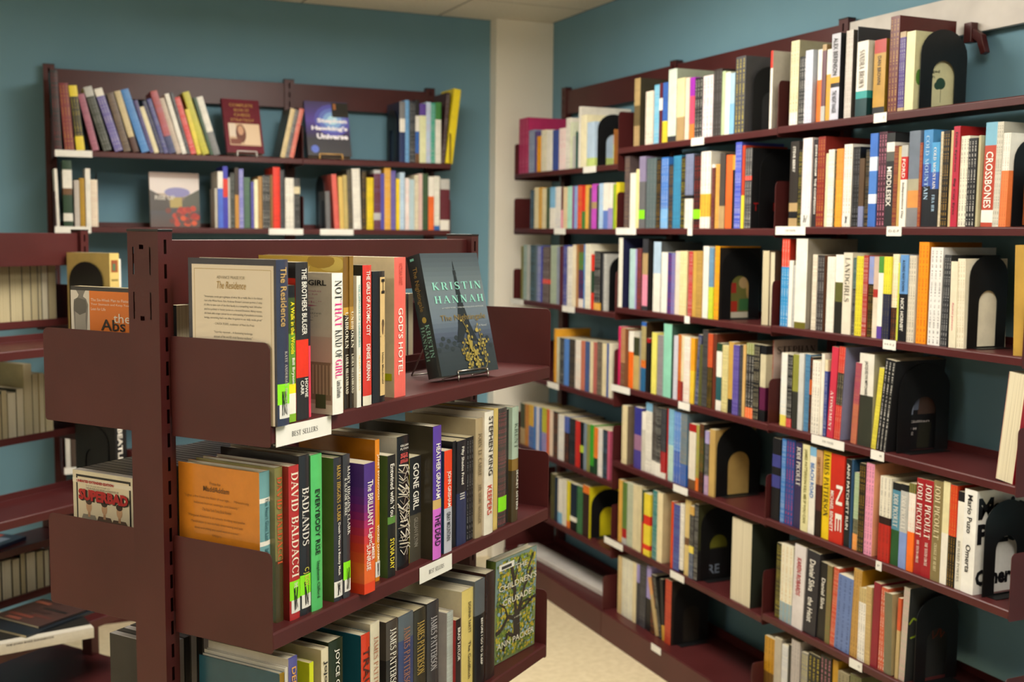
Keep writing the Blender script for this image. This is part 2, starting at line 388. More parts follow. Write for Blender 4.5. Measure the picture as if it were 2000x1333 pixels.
def page_block(parent, w, h, d, t, e, hard):
    b = MB(); b.box(t, w-t, t, d-(.004 if hard else .0006), e, h-e); return b.build('page_block', PAGES, parent, fix=False)
def art(owner, dims, face, polys, name='cover_art', base=.0004, bulge=0, STEP=.000025):
    w, h, d = dims; b = MB()
    for k, (c, pts) in enumerate(polys): b.quad([fpt(face, w, h, d, min(max(u, 0), 1), min(max(v, 0), 1), base+k*STEP, bulge) for u, v in pts], lin(c))
    m = b.mesh(name, ART); o = bpy.data.objects.new(name, m); COL.objects.link(o); o.parent = owner; return o
def art_mat():
    m, nt, bs = mat('printed_picture', .4); a = N(nt, 'ShaderNodeAttribute', attribute_name='Col'); nt.links.new(a.outputs['Color'], bs.inputs['Base Color']); return m
ART = art_mat()
def rect(c, u0, v0, u1, v1): return (c, [(u0, v0), (u1, v0), (u1, v1), (u0, v1)])
def ell(c, u, v, ru, rv, n=14, a0=0): return (c, [(u+ru*math.cos(2*math.pi*k/n+a0), v+rv*math.sin(2*math.pi*k/n+a0)) for k in range(n)])
def stroke(c, pts, wd, asp=1.0):
    # a ribbon along pts (fractions); asp = height/width of the face
    out = []
    for (a, b), (p, q) in zip(pts, pts[1:]):
        dx, dy = p-a, (q-b)*asp; l = math.hypot(dx, dy) or 1; nx, ny = -dy/l*wd/2, dx/l*wd/2/asp
        out.append((c, [(a+nx, b+ny), (p+nx, q+ny), (p-nx, q-ny), (a-nx, b-ny)]))
    return out
def face_text(owner, dims, face, text, color, u0, v0, u1, v1, off=.0012, bulge=0, **kw):
    w, h, d = dims
    queue_text(text, color, owner, lambda x, y: fpt(face, w, h, d, u0+(u1-u0)*x, v0+(v1-v0)*y, off, bulge), **kw)
def spine_text(owner, dims, text, color, v0, v1, hf, uc=.5, bulge=0, **kw):
    w, h, d = dims
    queue_text(text, color, owner, lambda x, y: fpt('spine', w, h, d, uc+(y-.5)*hf, 1-(v0+(v1-v0)*x), .0013, bulge), name='spine_lettering', **kw)
CN = {'black': '#141417', 'charcoal': '#36363a', 'grey': '#7d7d80', 'pale grey': '#b8b8b4', 'white': '#e8e4da', 'cream': '#dccfa8', 'red': '#b52222', 'bright red': '#dd3a22', 'maroon': '#641f2c', 'orange': '#e27c2a',
      'yellow': '#e3cf38', 'gold': '#c39a3c', 'navy': '#22305e', 'blue': '#3268b8', 'light blue': '#84b4da', 'teal': '#1f7a7e', 'mint': '#98d2bc', 'green': '#44803c', 'dark green': '#243e28', 'lime': '#b5cf3a', 'purple': '#54409a',
      'pink': '#e090aa', 'hot pink': '#d2266a', 'lavender': '#968cc4', 'tan': '#b3966a', 'brown': '#6a4a32', 'olive': '#7a743c', 'slate blue': '#6278a8', 'magenta': '#b040b0', 'dusty rose': '#a06070'}
_cn = [(n, lin(c)) for n, c in CN.items()]
def cname(c):
    f = lambda x: x**.45
    return min(_cn, key=lambda t: sum((f(a)-f(b))**2 for a, b in zip(t[1][:3], c[:3])))[0]
ORD = 'zeroth first second third fourth fifth sixth seventh eighth ninth tenth eleventh twelfth thirteenth fourteenth fifteenth sixteenth seventeenth eighteenth nineteenth twentieth'.split()
def ordinal(n):
    if n <= 20: return ORD[n]
    return {2: 'twenty-', 3: 'thirty-'}[n//10]+ORD[n % 10] if n % 10 else {2: 'twentieth', 3: 'thirtieth'}[n//10]
SHELFN = ['top', 'second', 'third', 'fourth', 'fifth', 'sixth', 'lowest']
UNITN = {'R1': 'corner wall bookcase', 'R2': 'middle wall bookcase', 'R3': 'white-railed wall bookcase', 'K1': 'wide back-wall bookcase', 'K2': 'narrow back-wall bookcase', 'M': 'best-seller bookcase'}
def row_phrase(row):
    f, i = row[:-1], ord(row[-1])-97
    if f == 'K1': i = i//2
    return '%s shelf of %s' % (SHELFN[i], UNITN[f])
BOOKS = {}
def make_book(F, s, z, w, h, ang, b, d, bands, cc, ink, flags, texts, label, group, seed, split, name='book', cat='book', M4=None):
    hard = 'h' in flags.split()
    a = R(ang)
    if M4 is None:
        if abs(a) < 1e-5: Mx = F @ Matrix.Translation((s, b, z))
        elif a > 0: Mx = F @ Matrix.Translation((s+w/math.cos(a), b, z)) @ Matrix.Rotation(a, 4, 'Y') @ Matrix.Translation((-w, 0, 0))
        else: Mx = F @ Matrix.Translation((s, b, z)) @ Matrix.Rotation(a, 4, 'Y')
        if 'F' in flags.split(): Mx = Mx @ Matrix.Translation((w, d, 0)) @ Matrix.Rotation(math.pi, 4, 'Z')
    else: Mx = M4
    split = split or bool(texts) or 'G' in flags.split() or 'W' in flags.split()
    me, bulge, t, e = book_mesh(w, h, d, bands, cc, ink, hard, seed, not split)
    if split:
        root = empty(name, Mx); c = bpy.data.objects.new('cover', me); COL.objects.link(c); c.parent = root
        page_block(root, w, h, d, t, e, hard)
    else:
        root = bpy.data.objects.new(name, me); COL.objects.link(root); root.matrix_world = Mx
    dims = (w, h, d)
    if 'G' in flags.split(): art(root, dims, 'spine', [(c, [(x, y) for x, y in p]) for c, p in strips('#86e01c', 0, .13, 1, .255)], 'neon_sticker', .0006, bulge)
    if 'W' in flags.split():
        v0, v1 = (.045, .13) if 'G' in flags.split() else (.03, .14)
        art(root, dims, 'spine', strips('#dcdad4', .12 if 'G' in flags.split() else 0, v0, 1, v1), 'call_number_sticker', .0006, bulge)
        rr = random.Random(seed); sc = []
        for k in range(5): sc += [x for x in stroke('#1c1c1e', [(.3+.4*rr.random(), v0+.01+.02*rr.random()), (.3+.45*rr.random(), v1+(.08 if 'G' in flags.split() else -.01))], .05, h/w)]
        art(root, dims, 'spine', sc, 'sticker_marks', .0011, bulge)
    for tx in texts:
        p = tx.split(';'); spine_text(root, dims, p[0], p[1], float(p[2]), float(p[3]), float(p[4]), float(p[5]) if len(p) > 5 else .5, bulge)
    tag(root, label, cat, group)
    return root, dims, bulge
def strips(c, u0, v0, u1, v1, n=6):
    return [(c, [(u0+(u1-u0)*k/n, v0), (u0+(u1-u0)*(k+1)/n, v0), (u0+(u1-u0)*(k+1)/n, v1), (u0+(u1-u0)*k/n, v1)]) for k in range(n)]
SMALL = []
def small_book(F, s, z, w, h, ang, b, d, bands, cc, ink, flags, seed):
    a = R(ang)
    if abs(a) < 1e-5: Mx = F @ Matrix.Translation((s, b, z))
    elif a > 0: Mx = F @ Matrix.Translation((s+w/math.cos(a), b, z)) @ Matrix.Rotation(a, 4, 'Y') @ Matrix.Translation((-w, 0, 0))
    else: Mx = F @ Matrix.Translation((s, b, z)) @ Matrix.Rotation(a, 4, 'Y')
    me = book_mesh(w, h, d, bands, cc, ink, False, seed, True)[0]; SMALL.append((me, Mx))
def join_small():
    import bmesh
    bm = bmesh.new()
    for me, Mx in SMALL:
        me.transform(Mx); bm.from_mesh(me); bpy.data.meshes.remove(me)
    me = bpy.data.meshes.new('small_books'); bm.to_mesh(me); bm.free()
    me.materials.append(COVER); me.materials.append(PAGES)
    o = bpy.data.objects.new('small_books', me); COL.objects.link(o)
    tag(o, 'small thin books filling the rest of the far shelves', 'books', kind='stuff')
ROWS = """
@K1a 1.7810
4.6 24.7 285 -1.9 12 155|221f22||a03030|
39.2 32.3 241 -3.8 12 155|7d2930||c79a35|
79.1 28.4 234 -5.5 12 155|e5cf3a@.17,141417@.78,e5cf3a||e5cf3a|
134.3 23.2 209 -13.1 12 132|93566a||e58fa8|
172.4 29.5 238 -15.9 12 155|b8b8b4@.15,2b3022||b8b8b4|
213.2 28.5 235 -17.1 12 155|e8e4da@.12,5f56a0||e8e4da|
244.1 25.0 220 -15.2 12 155|5a4a40||b09468|
276.2 21.5 229 -15.7 12 155|cdbd92@.75,4a2a22||6b4a2e|
307.5 28.0 238 -17.3 12 155|3f7ec4||7fb4d8|
337.9 14.1 200 -16.4 12 132|433a70||9a8fc8|S
353.6 16.2 176 -16.9 12 108|e2d7b0|||S
373.2 14.1 200 -18.0 12 132|1c2440||9a8fc8|S
389.1 15.8 208 -16.9 12 132|3c3f86||b8b8b4|S
406.6 25.1 237 -16.0 12 155|a8463e@.72,20305e||9a8fc8|
434.4 18.5 213 -16.6 12 132|c6b6a6||6b4a2e|
454.8 16.6 230 -15.6 12 155|e8e4da||7d7d80|S
473.6 11.0 236 -14.8 12 155|33333f||b8b8b4|S
487.1 19.9 218 -15.3 12 155|cc2a2a||e8e4da|
509.9 15.8 174 -14.5 12 108|e5cf3a||141417|S
530.5 25.1 242 -17.3 12 155|c3bd2c||7a743a|
559.0 12.7 223 -16.1 12 155|22402a||3d7d3a|S
573.2 23.8 225 -16.4 12 155|e8e4da@.6,7d7d80||22402a|
@K1b 1.7810
826.7 18.0 196 12.8 12 150|d3bd8c|4a4a40|6b4a2e|S
845.8 15.2 194 12.9 12 132|4a4546||e8e4da|S
862.6 17.0 198 12.7 12 132|cb5d52||dccfa8|S
@K2a 1.7810
405.4 23.3 246 0.0 12 165|7d7d80@.28,e8e4da@.5,20305e|16233f||
429.3 16.4 253 0.0 12 155|6fa6d8||20305e|S
447.0 24.7 249 0.0 12 155|262a34||b8b8b4|
473.6 16.5 256 0.0 12 155|141417@.25,e8e4da@.5,2f63b5@.85,6b4a2e|||S
491.5 28.1 242 0.0 12 155|5a3f96@.2,dfe2b6|||
520.2 19.9 250 0.0 12 155|b6cde6||e58fa8|S
540.7 19.3 248 0.0 12 155|3aa08c||e8e4da|S
561.3 24.6 251 0.0 12 155|3d7d3a@.28,e8e4da||3d7d3a|
587.7 14.9 294 4.6 12 155|3e2529||b8b8b4|S
605.3 31.1 311 7.0 12 155|e6cf1c|||
@K1c 1.5040
4.4 10.1 209 -1.2 12 150|e8e4da|||B S
28.6 31.4 240 0.0 12 155|22402a@.14,e8e4da@.42,6b4a2e@.52,22402a@.8,e8e4da@.92,22402a|||
66.6 17.6 169 0.0 12 108|c3bab2||7d7d80|S
85.8 17.1 177 0.0 12 108|b48c1e||6b4a2e|S
105.9 17.2 213 0.0 12 132|e8e4da|||S
123.6 23.9 173 0.0 12 108|e8dcc8||a81f1f|
572.4 9.9 152 0.0 12 108|b9b4a8|||S
584.5 19.4 217 0.0 12 155|e8e4da@.3,4a6bd0|||S
604.6 17.8 237 0.0 12 155|3a3ab0@.2,d8321f@.5,3a3ab0|||S
623.2 7.8 195 0.0 12 132|b8b8b4|||S
632.2 16.2 213 0.0 12 132|262c26||b8b8b4|S
649.7 14.6 233 0.0 12 155|3c2f24@.45,c08a3a|||S
665.3 16.9 229 0.0 12 155|7a7ac4||e8e4da|S
683.7 23.2 197 0.0 12 132|4d6c5a||22402a|
711.2 11.9 181 0.0 12 108|4c4ca0||9a8fc8|S
723.8 14.2 190 0.0 12 132|ede7c0|||S
738.6 16.0 202 0.0 12 132|b0854c||6b4a2e|S
755.8 29.8 208 0.0 12 132|141417||e8e4da|
787.2 8.6 209 0.0 12 132|8a6438|||S
797.2 27.1 240 0.0 12 155|e6331a||141417|
@K1d 1.5040
826.3 16.2 230 0.0 12 155|33343a||7d7d80|S
845.2 33.8 199 0.0 12 132|e8e4da||141417|
881.3 23.4 200 0.0 12 132|141417@.17,dccfa8@.31,141417||b8b8b4|
@K2b 1.5040
95.7 18.0 151 -1.5 12 108|6b6a6c|||S
130.6 20.5 219 -3.5 12 155|d6645a||d8321f|S
152.3 17.6 210 -2.0 12 132|d7b765|||S
171.1 15.8 217 -1.7 12 155|c5ad6c||3d7d3a|S
187.6 18.9 238 -1.5 12 155|47453d||b09468|S
208.3 32.5 244 -1.5 12 155|e8e4da||7d7d80|
243.7 19.1 240 0.0 12 155|141417||c79a35|S
263.9 27.8 210 0.0 12 132|e8cc20||141417|
293.6 29.2 242 0.0 12 155|b8b8b4@.06,5d1f2b@.72,b8b8b4@.84,5d1f2b||9a8fc8|
323.4 16.2 228 0.0 12 155|4c4ca8|||S
340.2 26.3 252 0.0 12 155|dea536||dccfa8|
367.7 19.5 241 0.0 12 155|665ca6||9a8fc8|S
390.4 14.5 209 0.0 12 132|efcf26|||S
405.5 20.9 235 0.0 12 155|bdd6ea||2f63b5|S
429.6 17.2 213 0.0 12 132|ece4e2||d8321f|S
448.0 21.0 208 0.0 12 132|b5cdd6|||S
470.3 16.0 226 0.0 12 155|dfd6bc||6b4a2e|S
487.6 16.7 233 0.0 12 155|d6bdb4||e58fa8|S
505.5 24.5 233 0.0 12 155|394e37||3d7d3a|
531.9 23.9 222 0.0 12 155|e8e4da@.37,e86c2c|||
557.2 23.4 224 0.0 12 155|e8e4da@.92,2f63b5||3d7d3a|S
583.8 40.5 213 0.0 12 132|b8b8b4@.2,5d1f2b@.8,e8e4da|||
@R1a 1.7480
18.3 96.5 234 0.0 12 215|ab285c|b02a60|e58fa8|
118.9 57.1 178 0.0 12 108|8292b2||e8e4da|S
177.2 22.5 170 0.0 12 108|5a4a84|||S
201.1 38.9 147 0.0 12 108|efa01c|||S
240.7 51.3 169 0.0 12 108|e8dfc6||1f7a7e|S
293.1 48.1 165 0.0 12 108|e8e4da|||S
348.6 50.2 161 0.0 12 108|39498f||2f63b5|S
405.9 58.1 163 0.0 12 108|efe0dc||d8256f|S
466.5 35.0 199 0.0 12 132|e8e4da||141417|S
502.7 20.7 181 0.0 12 108|d9dfc8||b5cf3a|S
525.3 24.5 126 0.0 12 108|b8b8b4|||S
550.5 22.3 140 0.0 12 108|1a5048|||S
573.2 17.2 234 0.0 12 220|e8e4da|||S
591.9 46.4 199 0.0 12 132|efe7c4|||
640.6 61.1 168 0.0 12 108|b9d0e8@.8,c5d880|||
702.0 4.0 142 0.0 95 110|c8803c@.4,c8c04a@.8,7d7d80|c07a3c||S
@R1b 1.5150
140.4 37.7 161 0.0 12 108|3a4650||7fb4d8|S
180.2 40.5 170 0.0 12 108|dccfa8|||S
221.9 33.3 169 0.0 12 108|d6a54c|||S
256.3 38.3 165 0.0 12 108|dccfa8|||S
296.7 30.2 166 0.0 12 108|46563a|||S
328.9 49.8 167 0.0 12 108|7fb4d8@.5,e8e4da|||S
379.8 49.8 166 0.0 12 108|e8e4da||2f63b5|S
430.7 18.4 165 0.0 12 108|5d1f2b@.55,e58fa8|||S
450.1 36.4 164 0.0 12 108|dccfa8||e0762a|S
487.5 39.9 165 0.0 12 108|a6d8c6|||S
528.4 15.8 164 0.0 12 108|8d2c80|||S
545.1 27.3 165 0.0 12 108|86a6d8|||S
573.3 35.6 166 0.0 12 108|d64434||e5cf3a|S
609.9 27.5 165 0.0 12 108|d8321f@.6,3d7d3a|||S
638.4 26.3 165 0.0 12 108|e0ae4c|||S
666.7 22.3 155 0.0 12 108|5d5048|||S
689.6 37.6 167 0.0 12 108|c24cc0@.4,b09468@.55,c24cc0|||S
729.1 16.3 162 0.0 12 108|33343a|||S
747.0 32.2 168 0.0 12 108|a6c7e8||e8e4da|S
780.1 35.3 168 0.0 12 108|e8e4da@.6,5d7cc6|||S
816.3 33.9 167 0.0 12 108|e8e4da@.55,9a8fc8|||S
854.5 20.5 161 0.0 12 108|8fae2c|||S
875.8 24.6 167 0.0 12 108|dfcf2c|||S
@R1c 1.2100
52.9 23.0 230 0.0 12 155|7a743a|||S
77.1 34.7 236 0.0 12 155|88a09a||e8e4da|S
113.2 30.3 236 0.0 12 155|b5b5b0|||S
146.2 46.8 237 0.0 12 155|3c4644||7fb4d8|S
194.3 19.2 235 0.0 12 155|5c6c76|||S
216.1 36.7 232 0.0 12 155|767cb0||e8e4da|S
254.1 17.5 233 0.0 12 155|2c34b0|||S
272.9 62.9 231 0.0 12 155|4c3838@.58,d8321f@.66,4c3838||e8e4da|
338.2 58.9 237 0.0 12 155|a8b79f||7d7d80|
399.6 24.8 233 0.0 12 155|868ea0|||S
425.5 31.5 236 0.0 12 155|56262f|||S
459.3 33.4 239 0.0 12 155|2e378e||e8e4da|S
495.1 41.9 234 0.0 12 155|e8e4da||141417|
538.0 30.1 242 0.0 12 155|e8dcc0|||S
569.3 17.7 243 0.0 12 155|af7d4c|||S
589.1 43.6 243 0.0 12 155|6b4a2e@.12,3d7d3a@.4,20305e@.86,e8e4da||d8321f|
633.8 15.1 244 0.0 12 155|468dd0|||S
649.9 41.4 247 0.0 12 155|e8e4d0||7d7d80|
694.2 28.3 208 0.0 12 132|d8321f@.3,22402a@.7,d8321f|||S
724.3 48.3 221 0.0 12 155|141417@.88,e0a52c||e8e4da|
774.8 16.2 212 0.0 12 132|33343a|||S
793.1 24.1 211 0.0 12 132|b8b8b4||141417|S
@R1d 0.8900
386.8 21.6 219 0.0 12 155|dfa02c|||S
410.1 24.9 187 0.0 12 132|c3cbb2||d8321f|S
436.2 39.8 187 0.0 12 132|141417||e8e4da|S
477.2 41.4 188 0.0 12 132|5585d0|||S
521.0 49.7 190 0.0 12 132|26252a||b09468|S
574.1 46.4 192 0.0 12 132|e8e4da||e0762a|S
621.6 32.6 193 0.0 12 132|c5735a|||S
656.4 37.5 194 0.0 12 132|465690||3d7d3a|S
696.1 26.4 195 0.0 12 132|dccfa8|||S
723.5 28.1 197 0.0 12 132|b4635a|||S
753.7 37.0 201 0.0 12 132|564c44||dccfa8|S
793.8 32.3 199 0.0 12 132|dccfa8|||S
828.2 14.0 201 0.0 12 132|37569e|||S
844.2 26.7 204 0.0 12 132|dcd6c0|||S
@R1e 0.5800
61.8 48.0 179 0.0 12 108|4c4c30@.6,b09468|||S
111.4 37.8 182 0.0 12 108|c5863a||a81f1f|S
150.8 48.0 185 0.0 12 132|d6a53c@.5,2f63b5||e5cf3a|S
200.4 22.9 184 0.0 12 108|467cc0|||S
224.8 28.7 185 0.0 12 108|d8d5e0|||S
255.0 20.9 185 0.0 12 132|3a66b0|||S
277.5 45.7 191 0.0 12 132|c6c03a@.55,9a8fc8||3d7d3a|S
324.7 26.2 190 0.0 12 132|d6653a|||S
352.4 31.6 191 0.0 12 132|e4cdb8|||S
386.9 42.4 191 0.0 12 132|363634||e0762a|S
432.4 52.7 186 0.0 12 132|e8e4da||2f63b5|S
487.9 39.4 187 0.0 12 132|2f63b5@.35,1c1c24||e0762a|S
530.1 54.6 185 0.0 12 132|141417||7d7d80|
586.2 37.9 184 0.0 12 108|c52c24|||S
626.7 28.3 185 0.0 12 108|141417@.5,b5cf3a@.65,141417|||S
656.4 22.9 184 0.0 12 108|7c8c9e|||S
680.6 25.2 185 0.0 12 132|88884c|||S
708.4 28.6 187 0.0 12 132|3c9e2c@.85,22402a|||S
739.7 31.9 182 0.0 12 108|e77d2c@.65,22402a|||S
772.8 35.1 183 0.0 12 108|e8e4da||2f63b5|S
809.2 36.9 184 0.0 12 108|24242a||7fb4d8|S
847.3 15.3 185 0.0 12 132|c65c7c|||S
@R1f 0.3180
373.2 34.4 191 0.0 12 132|55502a||141417|S
409.2 28.3 185 0.0 12 108|1d2b40|||S
439.1 39.1 182 0.0 12 108|e8e4da@.75,7fb4d8|||S
479.5 37.1 189 0.0 12 132|ddd9cc|||S
518.1 33.8 190 0.0 12 132|dfcf2c@.85,e0762a|||S
554.7 50.5 189 0.0 12 132|1c2838@.7,e8e4da@.8,141417|||
608.0 41.7 190 0.0 12 132|3c6c46|||S
652.2 53.6 202 0.0 12 150|e0762a@.15,33201c|d5c81c||
@R2a 1.8030
91.3 39.0 234 0.0 12 150|b89d6c@.4,6a5a3a@.7,b09468|3f3a2c|141417|
169.5 48.0 181 0.0 12 108|efdfce||141417|
221.2 33.7 198 0.0 12 132|6cb6d8||e8e4da|
256.9 19.2 200 0.0 12 132|5d1f2b@.25,e8e4da@.45,5d1f2b|||S
279.0 29.8 199 0.0 12 132|3a66b8@.64,e5cf3a||141417|S
310.8 50.7 238 0.0 12 190|cfdccf@.92,33343a|aab4a4||
367.9 46.5 202 0.0 12 132|dfd7a6@.62,b09468|||
417.2 23.3 199 0.0 12 132|e7cfbe|||S
441.4 28.5 197 0.0 12 132|9f2cb0@.3,df4c6c@.75,e8803c|||
471.7 44.2 191 0.0 12 132|141417||e8e4da|
518.4 55.3 192 0.0 12 132|e7d7db||141417|
576.8 44.4 205 0.0 12 132|383230||7d7d80|
623.0 17.6 195 0.0 12 132|b6c79e|||S
641.6 25.7 189 0.0 12 132|e7e7d6|||
668.2 25.4 183 0.0 12 108|a6c6d7@.5,7fb4d8|||
697.3 48.9 227 0.0 12 190|4a4a4e||e5cf3a|
864.5 10.3 223 0.0 12 200|d8321f@.22,e8e4da|d9d3c6||S
@R2b 1.5170
36.8 32.5 254 0.0 12 155|56484a||b09468|
72.7 39.7 194 0.0 12 132|e8e4da|||
114.3 23.9 206 0.0 12 132|efdf9e|||S
139.4 40.6 248 0.0 12 155|8a80a0@.35,66666a|||G
184.3 63.5 239 0.0 12 155|566669||7d7d80|
249.9 26.5 234 0.0 12 155|141417||c79a35|S
279.3 45.0 237 0.0 12 155|3674c6@.72,6aa8e0||e8e4da|
326.8 27.5 212 0.0 12 132|202838||c79a35|S
355.6 46.2 238 0.0 12 155|3786ae||20305e|
403.7 24.6 234 0.0 12 155|141417||e5cf3a|
431.9 45.5 239 0.0 12 155|7c85a6@.55,141417@.6,e8e4da||33343a|
480.1 41.7 236 0.0 12 155|1c1a1c||d8321f|G
523.4 53.9 242 0.0 12 155|e8e4da@.55,dfae3c@.85,e8e4da||d8321f|
580.0 16.5 199 0.0 12 132|e8e4da@.05,5d1f2b||b09468|S
598.2 26.6 199 0.0 12 132|d69f4c||6b4a2e|
625.2 28.4 231 0.0 12 155|46403c@.7,b09468|||
656.2 33.2 224 0.0 12 155|e7662c|||
691.1 14.7 222 0.0 12 155|c79a35@.2,141417|||S
706.6 30.7 259 0.0 12 155|4656be||e8e4da|
739.1 14.4 248 0.0 12 155|b84020@.6,e5cf3a|||S
756.8 33.8 239 0.0 12 190|3a3a3e@.35,d8321f@.4,33343a|1a1a1c|e8e4da|
@R2c 1.2320
4.4 28.8 250 0.0 12 165|e8e5d8|22264a||
77.9 41.1 212 0.0 12 132|afcfcf|||
119.6 10.1 212 0.0 12 132|9a8fc8|||S
130.4 28.8 215 0.0 12 155|66363a||d8321f|S
163.9 35.6 248 0.0 12 150|33343a@.2,b09468@.5,e58fa8@.94,33343a|2b2828||
241.7 47.5 239 0.0 12 165|b0c8e0@.45,e8e4da|53585c||
291.8 39.1 205 0.0 12 132|e8e8e0|||
333.4 23.8 204 0.0 12 132|37377e||d8321f|S
357.8 21.7 203 0.0 12 132|7777b0||a81f1f|S
380.0 28.6 210 0.0 12 132|dfcfbe|||
409.8 42.7 211 0.0 12 132|e7d7a6||c79a35|
460.6 24.1 210 0.0 12 132|b52c2c||e8e4da|S
486.9 19.8 212 0.0 12 132|c69f4c|||S
507.3 32.4 213 0.0 12 132|b8924a||141417|
542.7 30.8 229 0.0 12 155|e8e4da|||
581.2 24.8 224 0.0 12 155|6c95b6@.55,c6d83a||20305e|
607.0 25.0 230 0.0 12 155|e89f0c||20305e|
831.8 32.1 220 -0.7 30 140|b4a58c|6a5a48||F
864.3 21.8 216 -1.2 36 140|9a8c74|5a4c3c||F
@R2d 0.9470
4.4 19.8 214 0.0 12 132|d62464||33343a|
27.2 30.4 210 0.0 12 132|ae754c@.6,6a3a20||dccfa8|S
58.4 22.4 210 0.0 12 132|7d4c30|||S
84.4 33.8 204 0.0 12 132|e8e4da@.36,ee6c1c|||S
119.3 39.3 185 0.0 12 132|3a3c22@.35,bea566|||
159.5 12.7 208 0.0 12 132|8d8d88|||S
172.9 32.4 244 0.0 12 165|2f63b5@.06,ae9e6c@.55,e0762a@.66,2a6696|3b2a18|141417|
207.8 19.0 189 0.0 12 132|a81f1f@.08,141417|||S
243.2 32.0 213 0.0 12 132|e7df6c|||
276.7 37.8 206 0.0 12 132|878085||b8b8b4|
318.7 50.5 249 0.0 12 175|8dcfb6|3f5e52||
383.4 25.8 214 0.0 12 132|c6c6d6||e8e4da|S
410.3 19.6 220 0.0 12 155|c66c2c@.7,a81f1f||c79a35|S
430.6 16.5 218 0.0 12 155|dccfa8@.7,8a3030|||S
447.7 36.0 216 0.0 12 155|e8e4da||d8321f|
485.5 22.3 215 0.0 12 155|e7a524@.5,e8c83a||d8321f|S
513.9 19.3 229 3.8 12 155|2d3560||e8e4da|S
533.6 20.2 199 0.0 12 132|5a5a2c||141417|S
554.4 29.8 248 0.0 12 155|373535||7d7d80|
586.1 25.5 238 0.0 12 155|c2452a@.45,2a2410||c79a35|
613.8 17.7 240 0.0 12 155|66301f|||S
632.7 27.6 212 0.0 12 132|22402a@.12,e8e4da@.5,2a5a60@.85,e8e4da|||
662.0 31.3 209 0.0 12 132|d6ca8e||141417|
694.6 27.7 222 0.0 12 155|c69e4c@.8,141417|||
724.2 30.8 215 0.0 12 132|544695||9a8fc8|
755.9 16.0 218 0.0 12 155|33343a||7d7d80|S
772.9 12.9 220 0.0 12 155|d0a868|||S
786.6 39.0 227 0.0 12 155|8a9050@.15,141417@.86,f06a1c||e8e4da|
827.1 27.3 227 0.0 12 155|1a1a1c||dccfa8|
855.4 26.4 227 0.0 12 155|141417@.12,c8bfa0@.55,5a1a40@.85,141417|||
882.2 4.0 243 0.0 40 160|9d4436|c8b2a8|e8e4da|
@R2e 0.6650
50.5 38.2 213 0.0 12 150|dfcfa6|7a6a58||
133.3 50.1 219 0.0 12 155|37378e@.45,9a7090@.7,4a4090|||
187.0 22.3 209 0.0 12 132|e8e4da@.3,c8c4b8|||S
209.7 41.6 246 0.0 12 165|7fb4d8@.12,e8e4da||141417|
252.7 28.0 245 0.0 12 155|3b3430@.8,e8e4da||b8b8b4|
282.1 33.2 239 0.0 12 155|141417@.8,e8e4da||e8e4da|
316.6 30.2 241 0.0 12 155|33343a@.62,a81f1f@.92,e8e4da||7d7d80|
352.9 7.3 245 0.0 12 155|a81f1f|||S
361.5 32.6 246 0.0 12 155|85bed8@.5,b9d8cc||20305e|
394.9 46.7 242 0.0 12 155|5589d4@.55,2f5bb8||e8e4da|
442.8 36.5 244 0.0 12 155|667c8c@.7,2f63b5||c79a35|
488.7 39.6 216 0.0 12 155|a81f1f@.12,dfd7c8@.85,6b4a2e|||
531.2 16.7 218 0.0 12 155|9aa050@.8,e0762a||d8321f|S
549.0 23.7 225 0.0 12 155|30281f@.2,3a4a28@.7,141417||e0762a|
581.4 21.7 207 0.0 12 132|9a8fc8@.2,33343a@.7,a888b0||e8e4da|S
604.1 31.1 216 0.0 12 155|be9e5e|||
@R2f 0.3680
31.9 27.4 232 0.0 12 155|d6a54c|||S
60.6 30.4 229 0.0 12 155|5c7a3a@.75,a81f1f@.9,b8b8b4|||S
92.2 42.1 234 0.0 12 155|b7bfa6||7d7d80|
136.7 28.3 234 0.0 12 155|dccfa8|||S
167.3 30.1 237 0.0 12 155|d2c69e|||
199.7 14.9 229 0.0 12 155|22402a@.5,a81f1f|||S
217.0 41.9 222 0.0 12 155|e5cf3a@.35,d8321f@.5,e5cf3a@.82,d8321f@.9,e5cf3a|||
272.1 31.7 243 0.0 12 155|1e7878||e8e4da|
306.0 34.2 243 0.0 12 150|e7d7ae|c8b890||
392.2 13.6 230 0.0 12 155|d24a20|||S
407.0 39.3 226 0.0 12 155|46468e||7fb4d8|
448.1 21.7 236 0.0 12 155|e8e4da@.95,141417||141417|S
473.3 32.5 256 0.0 12 155|d6be7e@.5,6b4a2e@.6,d6be7e|||
508.1 24.7 242 0.0 12 155|c79a35@.12,141417@.55,e5cf3a@.65,3a4a68||e8e4da|
535.4 22.6 255 0.0 12 140|222224|3a3a22|e8e4da|
745.1 101.8 261 0.0 12 140|2a3028|||F
@R2g 0.1000
37.9 26.4 214 0.0 12 132|cbb382|||S
66.8 77.3 217 0.0 12 155|dcd9c4||b8b8b4|
146.5 24.1 220 0.0 12 155|dccfa8|||S
172.9 19.5 221 0.0 12 155|9a8fc8@.3,33343a|||S
194.6 41.6 227 0.0 12 155|34343c||7d7d80|
238.3 29.3 235 0.0 12 155|9a8fc8@.5,141417|||
270.4 31.0 211 0.0 12 132|141417||e0762a|
308.0 21.6 202 -17.3 12 132|c9955c@.3,b8a070|||S
332.6 17.7 212 -14.2 12 132|26241f||b8b8b4|S
351.9 18.0 212 -6.3 12 132|141417@.75,c79a35|||S
370.5 39.2 224 0.0 12 140|ae3626|26221e|e0762a|
@R3a 1.8060
36.9 35.7 233 0.0 12 150|dfd7ae@.85,e8e4da|a8a48a|141417|
74.9 27.8 185 0.0 12 108|141417||e8e4da|
103.3 31.7 198 0.0 12 132|c6cfe0||e58fa8|
153.7 17.0 194 0.0 12 132|e8e4da@.42,f06f1c|||S
